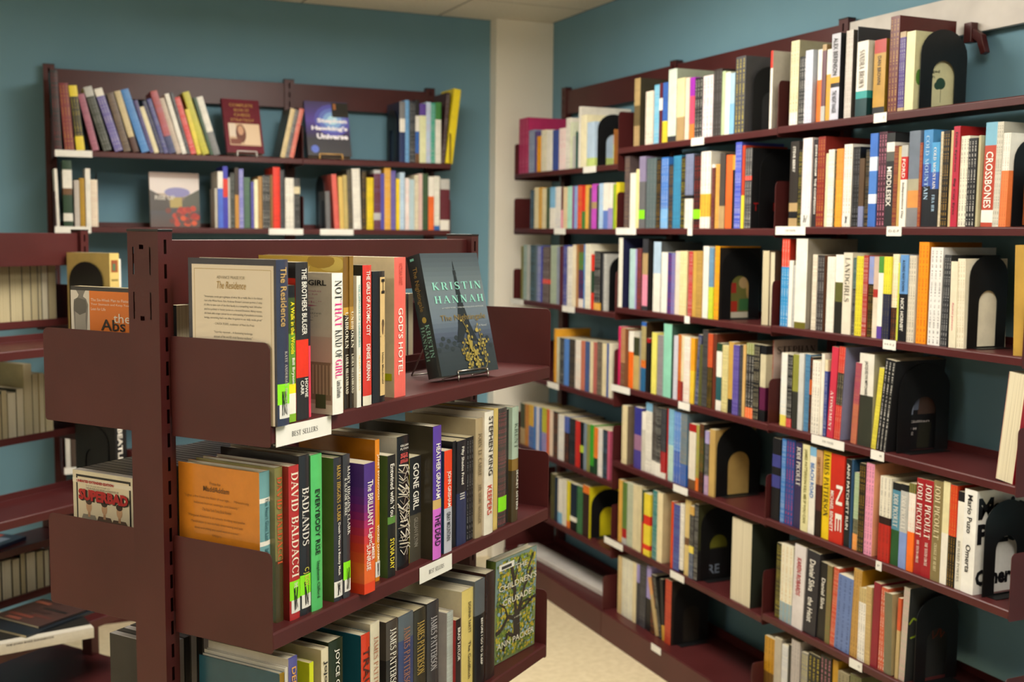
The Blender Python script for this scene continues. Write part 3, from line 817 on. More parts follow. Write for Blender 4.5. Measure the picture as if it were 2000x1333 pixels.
171.2 15.6 205 0.0 12 132|b09468@.08,6a4650@.8,b8b8b4|||S
188.1 17.7 190 0.0 12 132|e8e4da@.35,d69e2c||7d7d80|
206.8 34.4 227 0.0 12 160|bebec8@.5,d6a030@.57,141417@.62,c5c6d6|2a2c30|||ALEX BERENSON;141417;.05;.48;.5|THE NIGHT RANGER;33343a;.66;.92;.5
264.6 26.3 227 0.0 12 160|c6beb6|55504a|7d7d80|
307.8 1.9 232 0.0 12 155|33343a|||S
311.8 41.3 191 0.0 12 132|e6e3d8@.66,2f9a98@.76,123c40||||SANDRA BROWN;5a4638;.12;.62;.45
370.8 41.6 187 0.0 12 130|b02a20@.18,b98e34@.9,141417|8a7020|||DAN BROWN;141417;.22;.6;.3
426.7 31.3 236 0.0 12 185|642620|5a1e1a|c79a35|
460.0 19.8 194 0.0 12 132|b09468@.07,46297c@.95,b09468||b8b8b4|
482.4 29.4 191 0.0 12 130|dfdbae|dfdbae||
@R3b 1.5220
46.1 37.0 239 0.0 12 155|2a2420@.72,b09468@.82,141417@.9,b09468||||STEVE BERRY;e8e4da;.06;.36;.3
87.1 14.6 214 0.0 12 132|1f1f18||e5cf3a|S
102.5 39.1 244 0.0 12 155|e8dbdb@.9,e8e4da||9a8fc8|W
146.0 22.7 238 0.0 12 155|2c2729||||JOHN GRISHAM  THE CONFESSION;e8e4da;.06;.85;.45
169.6 29.7 243 0.0 12 155|85261f||c79a35|
201.6 12.1 197 0.0 12 132|dccfa8|||S
214.0 23.2 206 0.0 12 132|e8e4da||141417|
238.3 8.7 203 0.0 12 132|141417||e5cf3a|S
247.4 25.9 206 0.0 12 132|e7953a@.4,f2a030||141417|
275.0 30.9 216 0.0 12 155|e8e4da@.85,e8e4da||141417|W
309.0 25.9 207 0.0 12 132|141416||7d7d80|
337.2 18.3 176 0.0 12 108|55402c@.7,7d83a8|||
357.7 14.3 198 0.0 12 132|17150f||b09468|S
372.4 27.1 237 0.0 12 155|3f70c6@.25,cfdcf0@.4,4a7cc8@.65,dfe6f2@.75,3a68b8|||
401.7 28.6 239 0.0 12 155|45202f||e58fa8|
431.3 27.6 234 0.0 12 155|26282a@.1,e8e4da@.2,5a5c56@.3,26282a||||MIDDLESEX;e8e4da;.36;.78;.6
460.2 13.4 201 0.0 12 132|783026||c79a35|
474.6 9.7 198 0.0 12 132|c6a65e|||S
484.7 21.0 200 0.0 12 132|b8b8b4@.14,c01f20@.42,e8e4da||||FORD;e8e4da;.17;.4;.5|Independence Day;141417;.46;.9;.4
506.8 36.1 233 0.0 12 155|6b7686@.5,a5a088@.62,d28f4a@.8,7d7d80|||
545.5 8.5 203 0.0 12 132|8d3a24||c79a35|S
554.7 29.2 232 0.0 12 155|468cc8@.35,3a58a8@.58,15181f||||COLD MOUNTAIN;a9c8e0;.06;.72;.4
586.9 24.5 200 0.0 12 132|4a9ad0@.35,2c54a8@.55,15181f||||COLD MOUNTAIN;e8e4da;.06;.55;.36|FRAZIER;a9c8e0;.62;.82;.36
611.9 9.3 224 0.0 12 155|cfc4a8||6b4a2e|S
621.9 19.6 225 0.0 12 155|181410||c79a35|
642.7 9.9 225 0.0 12 155|cdb98a|||
653.0 19.3 233 0.0 12 150|b4243f|9c1c1c|||Delia Ephron;141417;.06;.45;.4|Big City Eyes;141417;.52;.88;.4
673.3 25.4 209 0.0 12 132|e2ddca||141417|
700.4 25.0 202 0.0 12 132|17171b||e8e4da|
726.7 6.7 207 0.0 12 132|b4ad8a|||S
740.7 33.1 234 0.9 12 165|79b0ca@.22,b2432f@.84,e8e4da@.96,b2432f||||CROSSBONES;e8e4da;.28;.82;.62
775.0 17.0 233 0.6 12 165|c6c2b4|b0aca0|141417|
792.7 19.3 207 0.9 12 132|e8e4da@.4,e87c44||6b4a2e|
@R3c 1.2380
23.0 34.6 250 0.0 12 150|e0381c@.32,1f86c2|a82818|e8e4da|
60.4 16.1 189 0.0 12 132|e8e4da|||S
78.1 13.6 176 0.0 12 108|b8b8b4||141417|S
92.1 48.7 251 0.0 12 175|e8e5da@.93,6a6420|9c9588||
159.1 19.7 208 0.0 12 132|dcd3c0||6b4a2e|
180.6 28.3 207 0.0 12 125|352f30|6a4028|b8b8b4|
226.0 31.3 204 0.0 12 132|e2ddd0||b8b8b4|
258.2 30.7 210 0.0 12 132|ece8df@.35,5a5a2a@.6,201f18|||
290.4 33.7 216 0.0 12 155|dcd4c2||||LANDGIRLS;6d675a;.06;.6;.55
325.0 13.3 203 0.0 12 132|1c4c4c@.4,141417||e8e4da|S
339.2 25.8 208 0.0 12 132|d6ca34||6b4a2e|
365.9 16.9 211 0.0 12 132|a43a32||e8e4da|
383.9 20.7 208 0.0 12 132|7f92cc@.34,17130c||c79a35|
405.6 17.5 208 0.0 12 132|c6ad9c@.4,a83028@.5,d8cbb8|||
424.0 17.3 209 0.0 12 132|4c8c3a@.2,e8e4da@.85,5a3f96|||
442.3 24.6 209 0.0 12 132|dcd43a@.45,1c2040||7a743a|
467.6 21.5 216 0.0 12 155|e7dfbe@.62,1c1b18||e0762a|
490.2 7.4 195 0.0 12 132|c6cf4a|||S
499.3 26.5 215 0.0 12 155|6496d0@.45,141418||||A LONG WAY DOWN;141417;.06;.42;.35|NICK HORNBY;e8e4da;.5;.88;.42
526.2 23.8 214 0.0 12 132|d0c8b6||141417|
557.8 32.2 247 -0.2 12 170|e88e14|b86c08|a81f1f|
594.4 38.7 235 -0.1 12 170|e0dedb|cfcdca|141417|
637.3 20.6 218 0.9 12 155|2e2f33|1c1c1e|b8b8b4|
665.0 20.6 203 -0.8 12 132|ddd5bc||||Rachel Johnson;c85a70;.48;.8;.3
686.8 22.3 210 -1.6 12 132|ddd6c0||b09468|
852.7 28.8 244 -2.2 12 140|b08c3c|b8924a||
@R3d 0.9510
38.5 26.8 211 0.0 12 132|e8e4da@.85,e5cf3a||7fb4d8|
66.6 22.8 208 0.0 12 132|141417@.88,c8201c||e8e4da|
90.6 26.6 212 0.0 12 132|8a8a3a@.5,30302a|||
118.9 21.0 217 0.0 12 130|c8c8c4|||
141.1 23.0 217 0.0 12 155|44749a||7fb4d8|
165.5 13.7 212 0.0 12 132|141417@.3,b8541c@.5,141417||e0762a|S
180.5 32.5 205 0.0 12 132|e6e0d2||141417|
213.7 12.2 226 0.0 12 155|e6e1d4|||S
227.4 12.1 211 0.0 12 132|dccfa8@.15,33448c||e8e4da|S
247.5 25.0 249 2.6 12 155|c6344a||||ATONEMENT;e8e4da;.48;.92;.4
274.7 24.6 252 2.4 12 160|c62620@.28,1d1815@.63,c62620|8489a8|dccfa8|
339.8 21.1 216 2.8 12 155|99405a@.5,b06050||c79a35|
363.0 53.4 243 -0.2 12 165|dcd8cc@.45,33352a|9c9888|||JACQUELYN MITCHARD;141417;.08;.46;.25
419.4 17.1 213 5.6 12 132|d6ca46||6b4a2e|
438.1 37.5 236 5.6 12 165|141517@.75,101012|121214|e8e4da|
824.8 48.1 248 5.4 12 140|a81c2c|||F
@R3e 0.6680
12.0 37.7 242 0.0 12 155|161519@.2,3c3f84@.35,161519@.45,3c3f84@.6,161519|||
53.4 17.9 247 0.0 12 155|3a78c0||e8e4da|
72.6 37.7 250 0.0 12 155|27478c||d8321f|
112.4 34.5 247 0.0 12 155|352e52||||JODI PICOULT;e8e4da;.05;.5;.5
149.4 30.9 247 0.0 12 155|dfd9a6||||JAMES PATTERSON KILL ME IF YOU CAN;7a743a;.05;.9;.5
181.6 25.8 245 0.0 12 155|7fb4d8@.1,e8e4da||||BEACH ROAD;3a7ac0;.18;.58;.6
208.7 24.3 242 0.0 12 155|c09468@.4,4a2420@.7,221612||||JAMES PATTERSON;5a2020;.08;.42;.5
234.8 31.1 244 0.0 12 155|e6c41c||||JAMES PATTERSON;141417;.03;.74;.62
267.2 55.1 243 0.0 12 155|c42c1c||||MICHAEL BENNETT;e8e4da;.42;.88;.25;.2|N;e8e4da;.34;.56;.45;.72|E;e8e4da;.66;.86;.45;.72
326.4 22.6 238 0.0 12 155|1a1f1f||||ANN PATCHETT RUN;e8e4da;.05;.8;.45
350.1 7.3 241 0.0 12 155|24486a|||S
359.4 20.1 208 0.0 12 132|9cb48a@.6,4c4c24@.79,e8942c||e8e4da|
381.4 22.4 238 0.0 12 155|221f12||c79a35|
405.3 29.5 243 0.0 12 165|e496b4|e3a27c|141417|
461.5 39.5 220 0.0 12 155|e2dccb@.47,2a1512@.56,b4261c||141417|
502.4 28.3 212 0.0 12 132|141417@.09,4f88a0@.57,22522a||||JODI PICOULT;e8e4da;.13;.53;.55
532.6 25.4 214 0.0 12 132|141417@.08,b8b8b4@.57,7f96cc||||JODI PICOULT;e8e4da;.13;.53;.55
560.8 21.8 222 0.0 12 155|5a6a3a@.11,e8e4da@.55,ee6c1c||e0762a|
584.4 25.9 240 0.0 12 155|9c1c24||||JODI PICOULT;e8e4da;.04;.6;.62|THE TENTH CIRCLE;e8e4da;.64;.88;.3
611.4 29.8 241 0.0 12 155|9c1c24||||JODI PICOULT;e8e4da;.04;.6;.62|THE TENTH CIRCLE;e8e4da;.64;.88;.3
642.6 29.6 246 0.0 12 155|82744c||||JODI PICOULT;dccfa8;.04;.58;.55|CHANGE OF HEART;dccfa8;.62;.9;.3
673.1 20.3 250 0.0 12 155|dfd6a8@.5,e4dfd2|||
694.4 21.6 246 0.0 12 155|c8391c@.5,15110c||c79a35|
717.4 19.7 235 0.0 12 155|141417@.1,e4e1d6||||RICHARD POWERS;8a8678;.5;.92;.4
738.5 36.9 246 0.0 12 155|e8e7e2|e4e2de|||Mario Puzo;141417;.05;.42;.4|Omerta;141417;.53;.8;.4
@R3f 0.3800
41.5 23.5 224 0.4 12 155|33321f||e5cf3a|
66.3 53.7 229 0.2 12 155|e4dfc8@.75,8da8b4||c79a35|
123.7 48.3 243 1.6 12 155|d8d2d2||||KAREN ROBARDS;b02030;.15;.6;.4
174.5 52.9 240 2.4 12 155|25242c||||Daniel Silva;e8e4da;.1;.48;.45|the Heist;e8e4da;.55;.85;.4
229.7 36.3 220 1.8 12 155|1d1b18||||Daniel Silva;e8e4da;.2;.6;.4
267.7 19.0 220 0.7 12 155|7d6b42||3d7d3a|
287.9 19.3 221 2.1 12 155|c44c34||dccfa8|
308.3 58.8 208 2.4 12 132|657cb0||20305e|
368.8 30.8 241 1.6 12 165|b88f4a|b8861c|6b4a2e|
400.6 26.0 198 -0.2 12 132|c8b27c@.2,e8e4da||141417|
427.7 19.3 207 -0.7 12 132|c4a870||6b4a2e|
448.0 24.7 226 1.1 12 165|851c2c|||
473.8 24.3 220 0.6 12 155|c45c3c||e8e4da|
499.2 26.9 211 -2.0 12 132|6d6a52|a89870||
536.9 10.8 210 0.6 12 132|c8532c@.4,b8a070|||S
548.7 20.3 243 1.8 12 165|b0a898|2e3030|e58fa8|
@R3g 0.1000
4.4 45.8 212 0.0 12 132|b8861c@.5,6a4a18||141417|
51.7 31.1 223 0.0 12 155|b4ac9c|||
87.1 26.7 214 0.0 12 132|d8d8d4||2f63b5|
115.0 15.1 222 0.0 12 155|24241f|||S
131.0 37.1 245 0.0 12 155|b4aca8||7d7d80|
175.1 26.6 222 0.0 12 155|8c8a80||e5cf3a|
205.5 49.6 231 0.0 12 155|141417||e5cf3a|
256.3 44.7 244 0.0 12 155|1a1814||e58fa8|
302.5 21.4 245 0.0 12 155|b88c24|||
325.9 43.0 222 0.0 12 155|8d8468||141417|
374.5 41.7 232 0.0 12 155|6a6a44||141417|
@Ma 1.2115
4.4 26.3 245 0.0 -10 172|363a50|3a3c48||h G W|The Residence;b8975a;.045;.4;.5|KATE ANDERSEN BROWER;b9b4a8;.55;.88;.22;.66
43.2 15.2 206 0.0 0 130|141417@.09,3a4a1c@.35,62902c@.72,efe01c@.79,e8e6d8@.94,7fae2a||||A Walk in the Woods;efe01c;.12;.5;.55|Bill Bryson;e8e4da;.53;.72;.5
62.5 28.8 240 0.0 2 130|2a2729@.49,e6341c@.73,2a2729||||THE BROTHERS BULGER;e8e4da;.04;.46;.42;.62|HOWIE;e8e4da;.74;.86;.26;.75|CARR;e8e4da;.75;.84;.26;.4
96.7 4.9 171 0.0 6 140|2a2025@.35,e0405a|||
132.1 27.2 222 0.0 -12 125|efede4|d9d2c6||h|NOT;141417;.05;.19;.6|THAT;d4107c;.2;.38;.6|KIND OF;141417;.4;.6;.6|GIRL;d4107c;.61;.74;.6|Lena Dunham;141417;.76;.88;.4
187.2 13.5 246 0.0 8 175|7d5a24@.33,c89a3c@.38,33291f|c0a040||h|UNBROKEN;e8e0c8;.36;.6;.6|LAURA HILLENBRAND;e8e0c8;.64;.9;.5
201.0 10.6 247 0.0 6 175|8d6a2c@.33,b0863a@.48,33291f|||h|UNBROKEN;e8e0c8;.36;.6;.6|LAURA HILLENBRAND;e8e0c8;.64;.9;.5
212.0 11.3 215 0.0 0 130|e4e4da|d8d6ca|||THE OPPOSITE OF LONELINESS;3d8f8f;.06;.54;.35|MARINA KEEGAN;d8b43c;.6;.87;.35
231.0 24.0 232 0.0 2 140|cd3a30@.93,ddd6c4|23282a||h|THE GIRLS OF ATOMIC CITY;e8e4da;.04;.5;.42|DENISE KIERNAN;e8e4da;.56;.82;.42
262.0 35.1 221 0.0 5 130|221f22|||h
335.9 34.3 243 0.0 12 165|e8695e|e2cfa8|||GOD'S HOTEL;e8e4da;.36;.84;.42|VICTORIA SWEET;b84a40;.04;.2;.3
@Mb 0.8975
15.3 23.0 238 0.0 36 165|6f9fa4@.17,e8e4da@.2,6f9fa4@.45,e8e4da@.48,6f9fa4|d4862a||h|The Heart Goes Last;38646c;.17;.45;.35;.6|Margaret Atwood;38646c;.5;.85;.5
38.6 17.4 242 0.0 26 160|7d7846@.6,4a4026|8a8458||h|DAVID BALDACCI;c8502a;.06;.62;.62
56.4 23.8 242 0.0 14 165|b23232|8a2424||h G W|DAVID BALDACCI;e4dcc8;.04;.72;.66|THE;e4dcc8;.755;.79;.35
81.0 25.4 254 0.0 14 160|2b2a2e|||h G W|BADLANDS;dcd8d0;.2;.56;.6|C J BOX;c9c44a;.7;.82;.55
106.8 27.6 251 0.0 12 150|58c06c|4a8c50||h|EVERYBODY RISE;141417;.22;.64;.42|Stephanie Clifford;1c3a20;.68;.92;.34
161.8 21.4 237 0.0 10 160|34343a|5c7c3a||h W|MARY HIGGINS CLARK;c8a43c;.05;.44;.42|Death Wears a Beauty Mask;e8e4da;.45;.82;.34
183.7 18.9 239 0.0 8 160|3c3a3e|||h G W|MARY HIGGINS CLARK;dcd8d0;.08;.56;.42;.7|& ALAFAIR BURKE;dcd8d0;.16;.42;.3;.28
217.2 30.1 220 0.0 -10 120|4c3080@.18,583084@.25,662c86@.31,7a2a80@.37,922a76@.43,ac2c68@.49,bc3254@.55,cc3a40@.61,d4442e@.68,da542c@.76,e0662a@.92,d83f1c||||The BRILLIANT;e8e4da;.13;.48;.5|Light;e8e4da;.5;.62;.45|AMBER;e8e4da;.62;.75;.3;.75|SUNRISE;e8e4da;.62;.82;.36;.34
284.4 12.7 247 0.0 16 165|d8841c|c07818||h W|JANET EVANOVICH;f0e4c8;.1;.42;.55|WICKED CHARMS;f0e4c8;.6;.86;.5
310.0 23.1 216 0.0 8 140|1d1c1a@.5,5c8a3c@.56,1a1a18|4e6a34|||Entwined with You;e8e4da;.07;.5;.5|SYLVIA DAY;e8d43c;.68;.93;.55
355.3 38.6 240 0.0 20 165|1c1719|cfcabc||h|GONE;e05a58;.125;.16;.6|GIRL;e05a58;.17;.2;.6
404.5 36.9 194 0.0 26 135|232326@.55,4a4438|d8cc2a|||GONE GIRL;e8e4da;.06;.5;.5|GILLIAN FLYNN;8a8478;.58;.86;.36
441.8 28.1 248 0.0 0 165|5a3da0@.55,c8a868@.62,cf6ad0|3a3428||h|HEATHER GRAHAM;e8e4da;.13;.54;.5|THE DEAD;2a1830;.66;.9;.66
487.2 27.1 195 0.0 4 130|e8421c@.56,b9bcc8|24466c|||JOHN GRISHAM;e8e4da;.2;.55;.55|GRAY MOUNTAIN;33343a;.6;.88;.5
529.0 13.0 206 0.0 12 140|17171a|||
542.4 34.1 204 0.0 10 140|1d1c24@.5,2a3358||||Fifty Shades Freed;e8e4da;.06;.42;.36|III;b8b8b4;.5;.56;.5
580.7 26.2 205 0.0 12 140|151519||7d7d80|
607.3 28.0 238 0.0 8 165|ad9a78|a89a7c||h|JOHN LE CARRE;6a5c42;.12;.48;.45|THE NIGHT MANAGER;6a5c42;.55;.88;.4
635.8 35.2 248 0.0 4 165|e6e0d2|dad2c2||h|STEPHEN KING;2a2724;.04;.52;.5;.6|KEEPERS;c03a2a;.6;.84;.5;.5
680.0 16.7 249 0.0 8 160|d2b86a|||
702.4 34.3 245 0.0 10 160|45403e||b04a58|h G
746.2 6.6 238 0.0 14 150|2a2624|||
753.2 27.0 242 0.0 6 155|a8bcaa@.45,8a6c30@.55,4a3f2a|||h|KRENTZ;5a6a5c;.14;.36;.5|SECRET SISTERS;e8e4da;.55;.9;.36;.7
@Mc 0.5865
26.5 10.7 237 0.0 10 165|8a6c14|1f4c5c||h
40.8 7.2 241 0.0 12 165|cfcabc|||h
49.5 20.7 253 0.0 12 165|5a5a9c|cfcabc||h|DEBBIE MACOMBER;d8a04c;.06;.7;.5
102.5 10.2 228 0.0 14 140|d4dc1c|c8d21c||
127.3 18.4 242 0.0 10 165|dcd2b4|cfc3a0||h|Jojo Moyes;141417;.08;.5;.6
151.6 37.3 245 0.0 14 165|26301f@.5,3c4c2a|||h|JOYCE CAROL OATES;e8e4da;.06;.7;.36
234.5 24.8 231 0.0 10 165|cf3f24|1f5a6c||h|TRAUMA;4a1c14;.1;.6;.7
266.4 27.1 241 0.0 14 165|d8d0b8|d0c8b0||h|JAMES PATTERSON;a86a4c;.1;.6;.45
310.6 36.2 230 0.0 12 165|4a423c@.3,2a2626|||h|JAMES PATTERSON;e8e4da;.06;.56;.5
351.3 47.5 227 0.0 14 165|5c646c@.2,3f4a74@.6,4c4a4a|||h|JAMES PATTERSON;a06c4c;.1;.62;.4
400.4 40.9 223 0.0 14 165|3a362c|||h|JAMES PATTERSON;b89a4c;.1;.55;.55
441.7 40.5 225 0.0 12 165|3d3a3c|||h|JAMES PATTERSON;b4b0b4;.12;.58;.5
518.0 22.4 185 0.0 16 165|aeb4b0|b4aeac|6a6a50|h
540.8 18.5 165 0.0 10 110|231416|a02020|||BRAD TAYLOR;e8e4da;.1;.5;.5
572.4 43.2 211 0.0 16 165|dcc878|d8cfae||h|DONNA TARTT;3a3428;.12;.42;.25;.6|The Goldfinch;3a3428;.5;.86;.25;.6
616.0 39.2 220 0.0 12 160|5a6066@.32,201f22|||h|BEFORE I GO TO SLEEP;e8e4da;.36;.8;.2;.6
662.6 37.9 223 0.0 14 165|352724|4a3028||h
"""
def parse_bands(s):
    out = []
    for p in s.split(','):
        c, _, e = p.partition('@'); out.append((float(e) if e else 1.0, lin(c)))
    out[-1] = (1.0, out[-1][1]); return out
count = {}
row = None; seed = 0
for ln in ROWS.strip().split('\n'):
    if ln[0] == '@':
        row, z = ln[1:].split(); z = float(z); idx = 0; continue
    p = ln.split('|'); s, w, h, ang, b, d = map(float, p[0].split()); bands = parse_bands(p[1])
    phrase = row_phrase(row); count[phrase] = count.get(phrase, 0)+1; n = count[phrase]
    names = []
    big = sorted(range(len(bands)), key=lambda k: -(bands[k][0]-(bands[k-1][0] if k else 0)))
    for k in big:
        c = cname(bands[k][1])
        if c not in names: names.append(c)
        if len(names) == 2: break
    thick = w/1000
    kind = ('booklet' if 'B' in p[4].split() else 'book')
    what = (names[0] if len(names) == 1 else names[0]+' and '+names[1]) + ' ' + ('page-edge-out ' if 'F' in p[4].split() else '') + kind
    if thick < .013: what = 'thin '+what
    elif thick > .045: what = 'thick '+what
    label = '%s, %s from the left, %s' % (what, ordinal(n), phrase)
    if len(label.split()) > 16: label = label.replace('thin ', '').replace('thick ', '').replace('from the left', 'from left')
    split = (row[0] == 'R' and row[1] in '23' and z < 1.3) or row[0] == 'M'
    seed += 1
    if 'S' in p[4].split():
        small_book(FR[row[:-1]], s/1000, z, w/1000, h/1000, ang, b/1000, d/1000, bands, lin(p[2]) if p[2] else None, lin(p[3]) if p[3] else None, p[4], seed); idx += 1
        continue
    BOOKS[row, idx] = make_book(FR[row[:-1]], s/1000, z, w/1000, h/1000, ang, b/1000 + (random.Random(seed).random()-.5)*.006*(row[0] != 'M'), d/1000, bands, lin(p[2]) if p[2] else None, lin(p[3]) if p[3] else None, p[4], p[5:], label, 'books on the '+phrase, seed, split)
    idx += 1

# ------------------------------------------------------------------ bookends
def bookend_mesh(h, wd, t=.0012):
    b = MB(); n = 12; r = wd*.42; hw, hh = wd*.24, h*.62
    outer = [(0, 0), (0, h-r)] + [(wd/2-wd/2*math.cos(math.pi*k/n), h-r+r*math.sin(math.pi*k/n)) for k in range(1, n)] + [(wd, h-r), (wd, 0)]
    inner = [(wd/2-hw, .004), (wd/2-hw, hh-hw)] + [(wd/2-hw*math.cos(math.pi*k/n), hh-hw+hw*math.sin(math.pi*k/n)) for k in range(1, n)] + [(wd/2+hw, hh-hw), (wd/2+hw, .004)]
    m = len(outer); base = len(b.v)
    for x in (0, t):
        b.v += [(x, p[0], p[1]) for p in outer] + [(x, p[0], p[1]) for p in inner]
    def add(f): b.f.append(f); b.c.append(None); b.mi.append(0)
    for side in (0, 1):
        o = base+side*2*m
        for k in range(m-1): add((o+k, o+k+1, o+m+k+1, o+m+k) if side else (o+k, o+m+k, o+m+k+1, o+k+1))
        add((o, o+m, o+2*m-1, o+m-1))
    for k in range(m-1):
        add((base+k, base+k+1, base+2*m+k+1, base+2*m+k)); add((base+m+k, base+3*m+k, base+3*m+k+1, base+m+k+1))
    b.box(0, .03, wd*.1, wd*.9, 0, t)
    return b
BE = [('R3a', 0.5205, 1.806, 0.1977, 0.025, 0.15), ('R3b', 0.8167, 1.522, 0.1991, 0.025, 0.13), ('R3c', 0.7099, 1.238, 0.2186, 0.022, 0.12), ('R3d', 0.4989, 0.951, 0.2273, 0.022, 0.17), ('R3e', 0.7951, 0.668, 0.2245, 0.018, 0.14), ('R3f', 0.5928, 0.38, 0.2208, 0.022, 0.14), ('R2a', 0.7576, 1.803, 0.1967, 0.03, 0.13), ('R2b', 0.8031, 1.517, 0.2316, 0.03, 0.15), ('R2c', 0.6328, 1.232, 0.2214, 0.022, 0.14), ('R2e', 0.636, 0.665, 0.228, 0.02, 0.17), ('R2f', 0.5588, 0.368, 0.2399, 0.02, 0.14), ('R2g', 0.4105, 0.1, 0.2108, 0.02, 0.14), ('R1a', 0.7027, 1.748, 0.197, 0.025, 0.14), ('R1c', 0.818, 1.21, 0.2047, 0.022, 0.13), ('R1f', 0.7066, 0.318, 0.1872, 0.022, 0.15), ('K2a', 0.4003, 1.781, 0.2197, 0.04, 0.13), ('K1c', 0.1486, 1.504, 0.2038, 0.035, 0.13), ('K2b', 0.0927, 1.504, 0.2142, 0.035, 0.13)]
beg = {'R1a': 'beside the colourful picture book', 'K1c': 'after the white and cream books', 'K2b': 'before the salmon book', 'K2a': 'before the navy book with white blot'}
for (r, s, z, h, b, wd) in BE:
    o = bookend_mesh(h, wd).build('bookend', BLACK); o.matrix_world = FR[r[:-1]] @ Matrix.Translation((s, b, z+.0005))
    if r in ('K2a', 'K2b'): pass
    tag(o, 'black arched metal bookend on %s' % row_phrase(r), 'bookend', 'black metal bookends')

# ------------------------------------------------------------------ shelf cards
CARDS = [('K1a', 0.0041, 0.1315, ''), ('K1c', -0.0034, 0.1212, ''), ('K1c', 0.7768, 0.9132, ''), ('K2b', 0.0666, 0.2039, ''), ('R1a', 0.6424, 0.7447, ''), ('R1b', 0.3986, 0.4989, ''), ('R1c', -0.0236, 0.1108, ''), ('R1c', 0.4815, 0.5881, ''), ('R1d', 0.3557, 0.4594, ''), ('R2a', 0.4785, 0.5514, ''), ('R2b', -0.0005, 0.1414, ''), ('R2b', 0.4705, 0.4975, ''), ('R2c', 0.4651, 0.4954, ''), ('R2d', -0.0171, 0.1212, ''), ('R2d', 0.4408, 0.5084, ''), ('R2e', 0.4217, 0.509, ''), ('R2f', -0.0466, 0.0923, ''), ('R2f', 0.4154, 0.5008, ''), ('R2g', 0.3613, 0.4239, ''), ('R3a', 0.3953, 0.441, 'D'), ('R3b', 0.0092, 0.1413, 'FICTION'), ('R3b', 0.4577, 0.5092, 'D-E-F'), ('R3c', 0.4616, 0.5067, 'H-I-J'), ('R3d', 0.1985, 0.3324, 'FICTION'), ('R3d', 0.4338, 0.4821, 'M'), ('R3e', 0.469, 0.4895, 'P'), ('R3f', 0.3848, 0.4341, 'Q'), ('Ma', 0.0102, 0.1417, 'BEST SELLERS'), ('Mb', 0.3958, 0.5059, 'BEST SELLERS')]
for r, a, bb, t in CARDS:
    f = r[:-1]; i = ord(r[-1])-97
    if f == 'K1': i = i//2
    zb = {'M': [1.185, .871, .56], 'R': (LB.get(f) or [])+[.08], 'K': LB.get(f)}[f[0]][i]; tt = .0265 if f == 'M' else .02
    z0, z1 = (zb-.006, zb+.024) if f == 'M' else (zb-.003, zb+.021)
    y = -.0365 if (f[0] == 'R' and i == 6) else -.0012
    m = MB(); m.box(a, bb, y-.0008, y, z0, z1); o = m.build('shelf_card', CARD, UNIT[f])
    m = MB(); m.box(a-.001, a+.002, y-.0014, y-.0008, z0, z1); 
    if t:
        ml = {'BEST SELLERS': (.27, .74), 'FICTION': (.35, .68), 'M': (.68, .82), 'D': (.74, .86), 'P': (.3, .7), 'Q': (.68, .84)}.get(t, (.15, .85))
        x0, x1 = a+(bb-a)*ml[0], a+(bb-a)*ml[1]; zz = (.36, .62) if t == 'BEST SELLERS' else (.38, .64)
        queue_text(t, '#2a2826', o, (lambda x0, x1, y, z0, z1, zz: lambda gx_, gy_: (x0+(x1-x0)*gx_, y-.0011, z0+(z1-z0)*(zz[0]+(zz[1]-zz[0])*gy_)))(x0, x1, y, z0, z1, zz), name='card_lettering', bold=.0)
join_small()
def last(row): return BOOKS[row, max(k[1] for k in BOOKS if k[0] == row)]
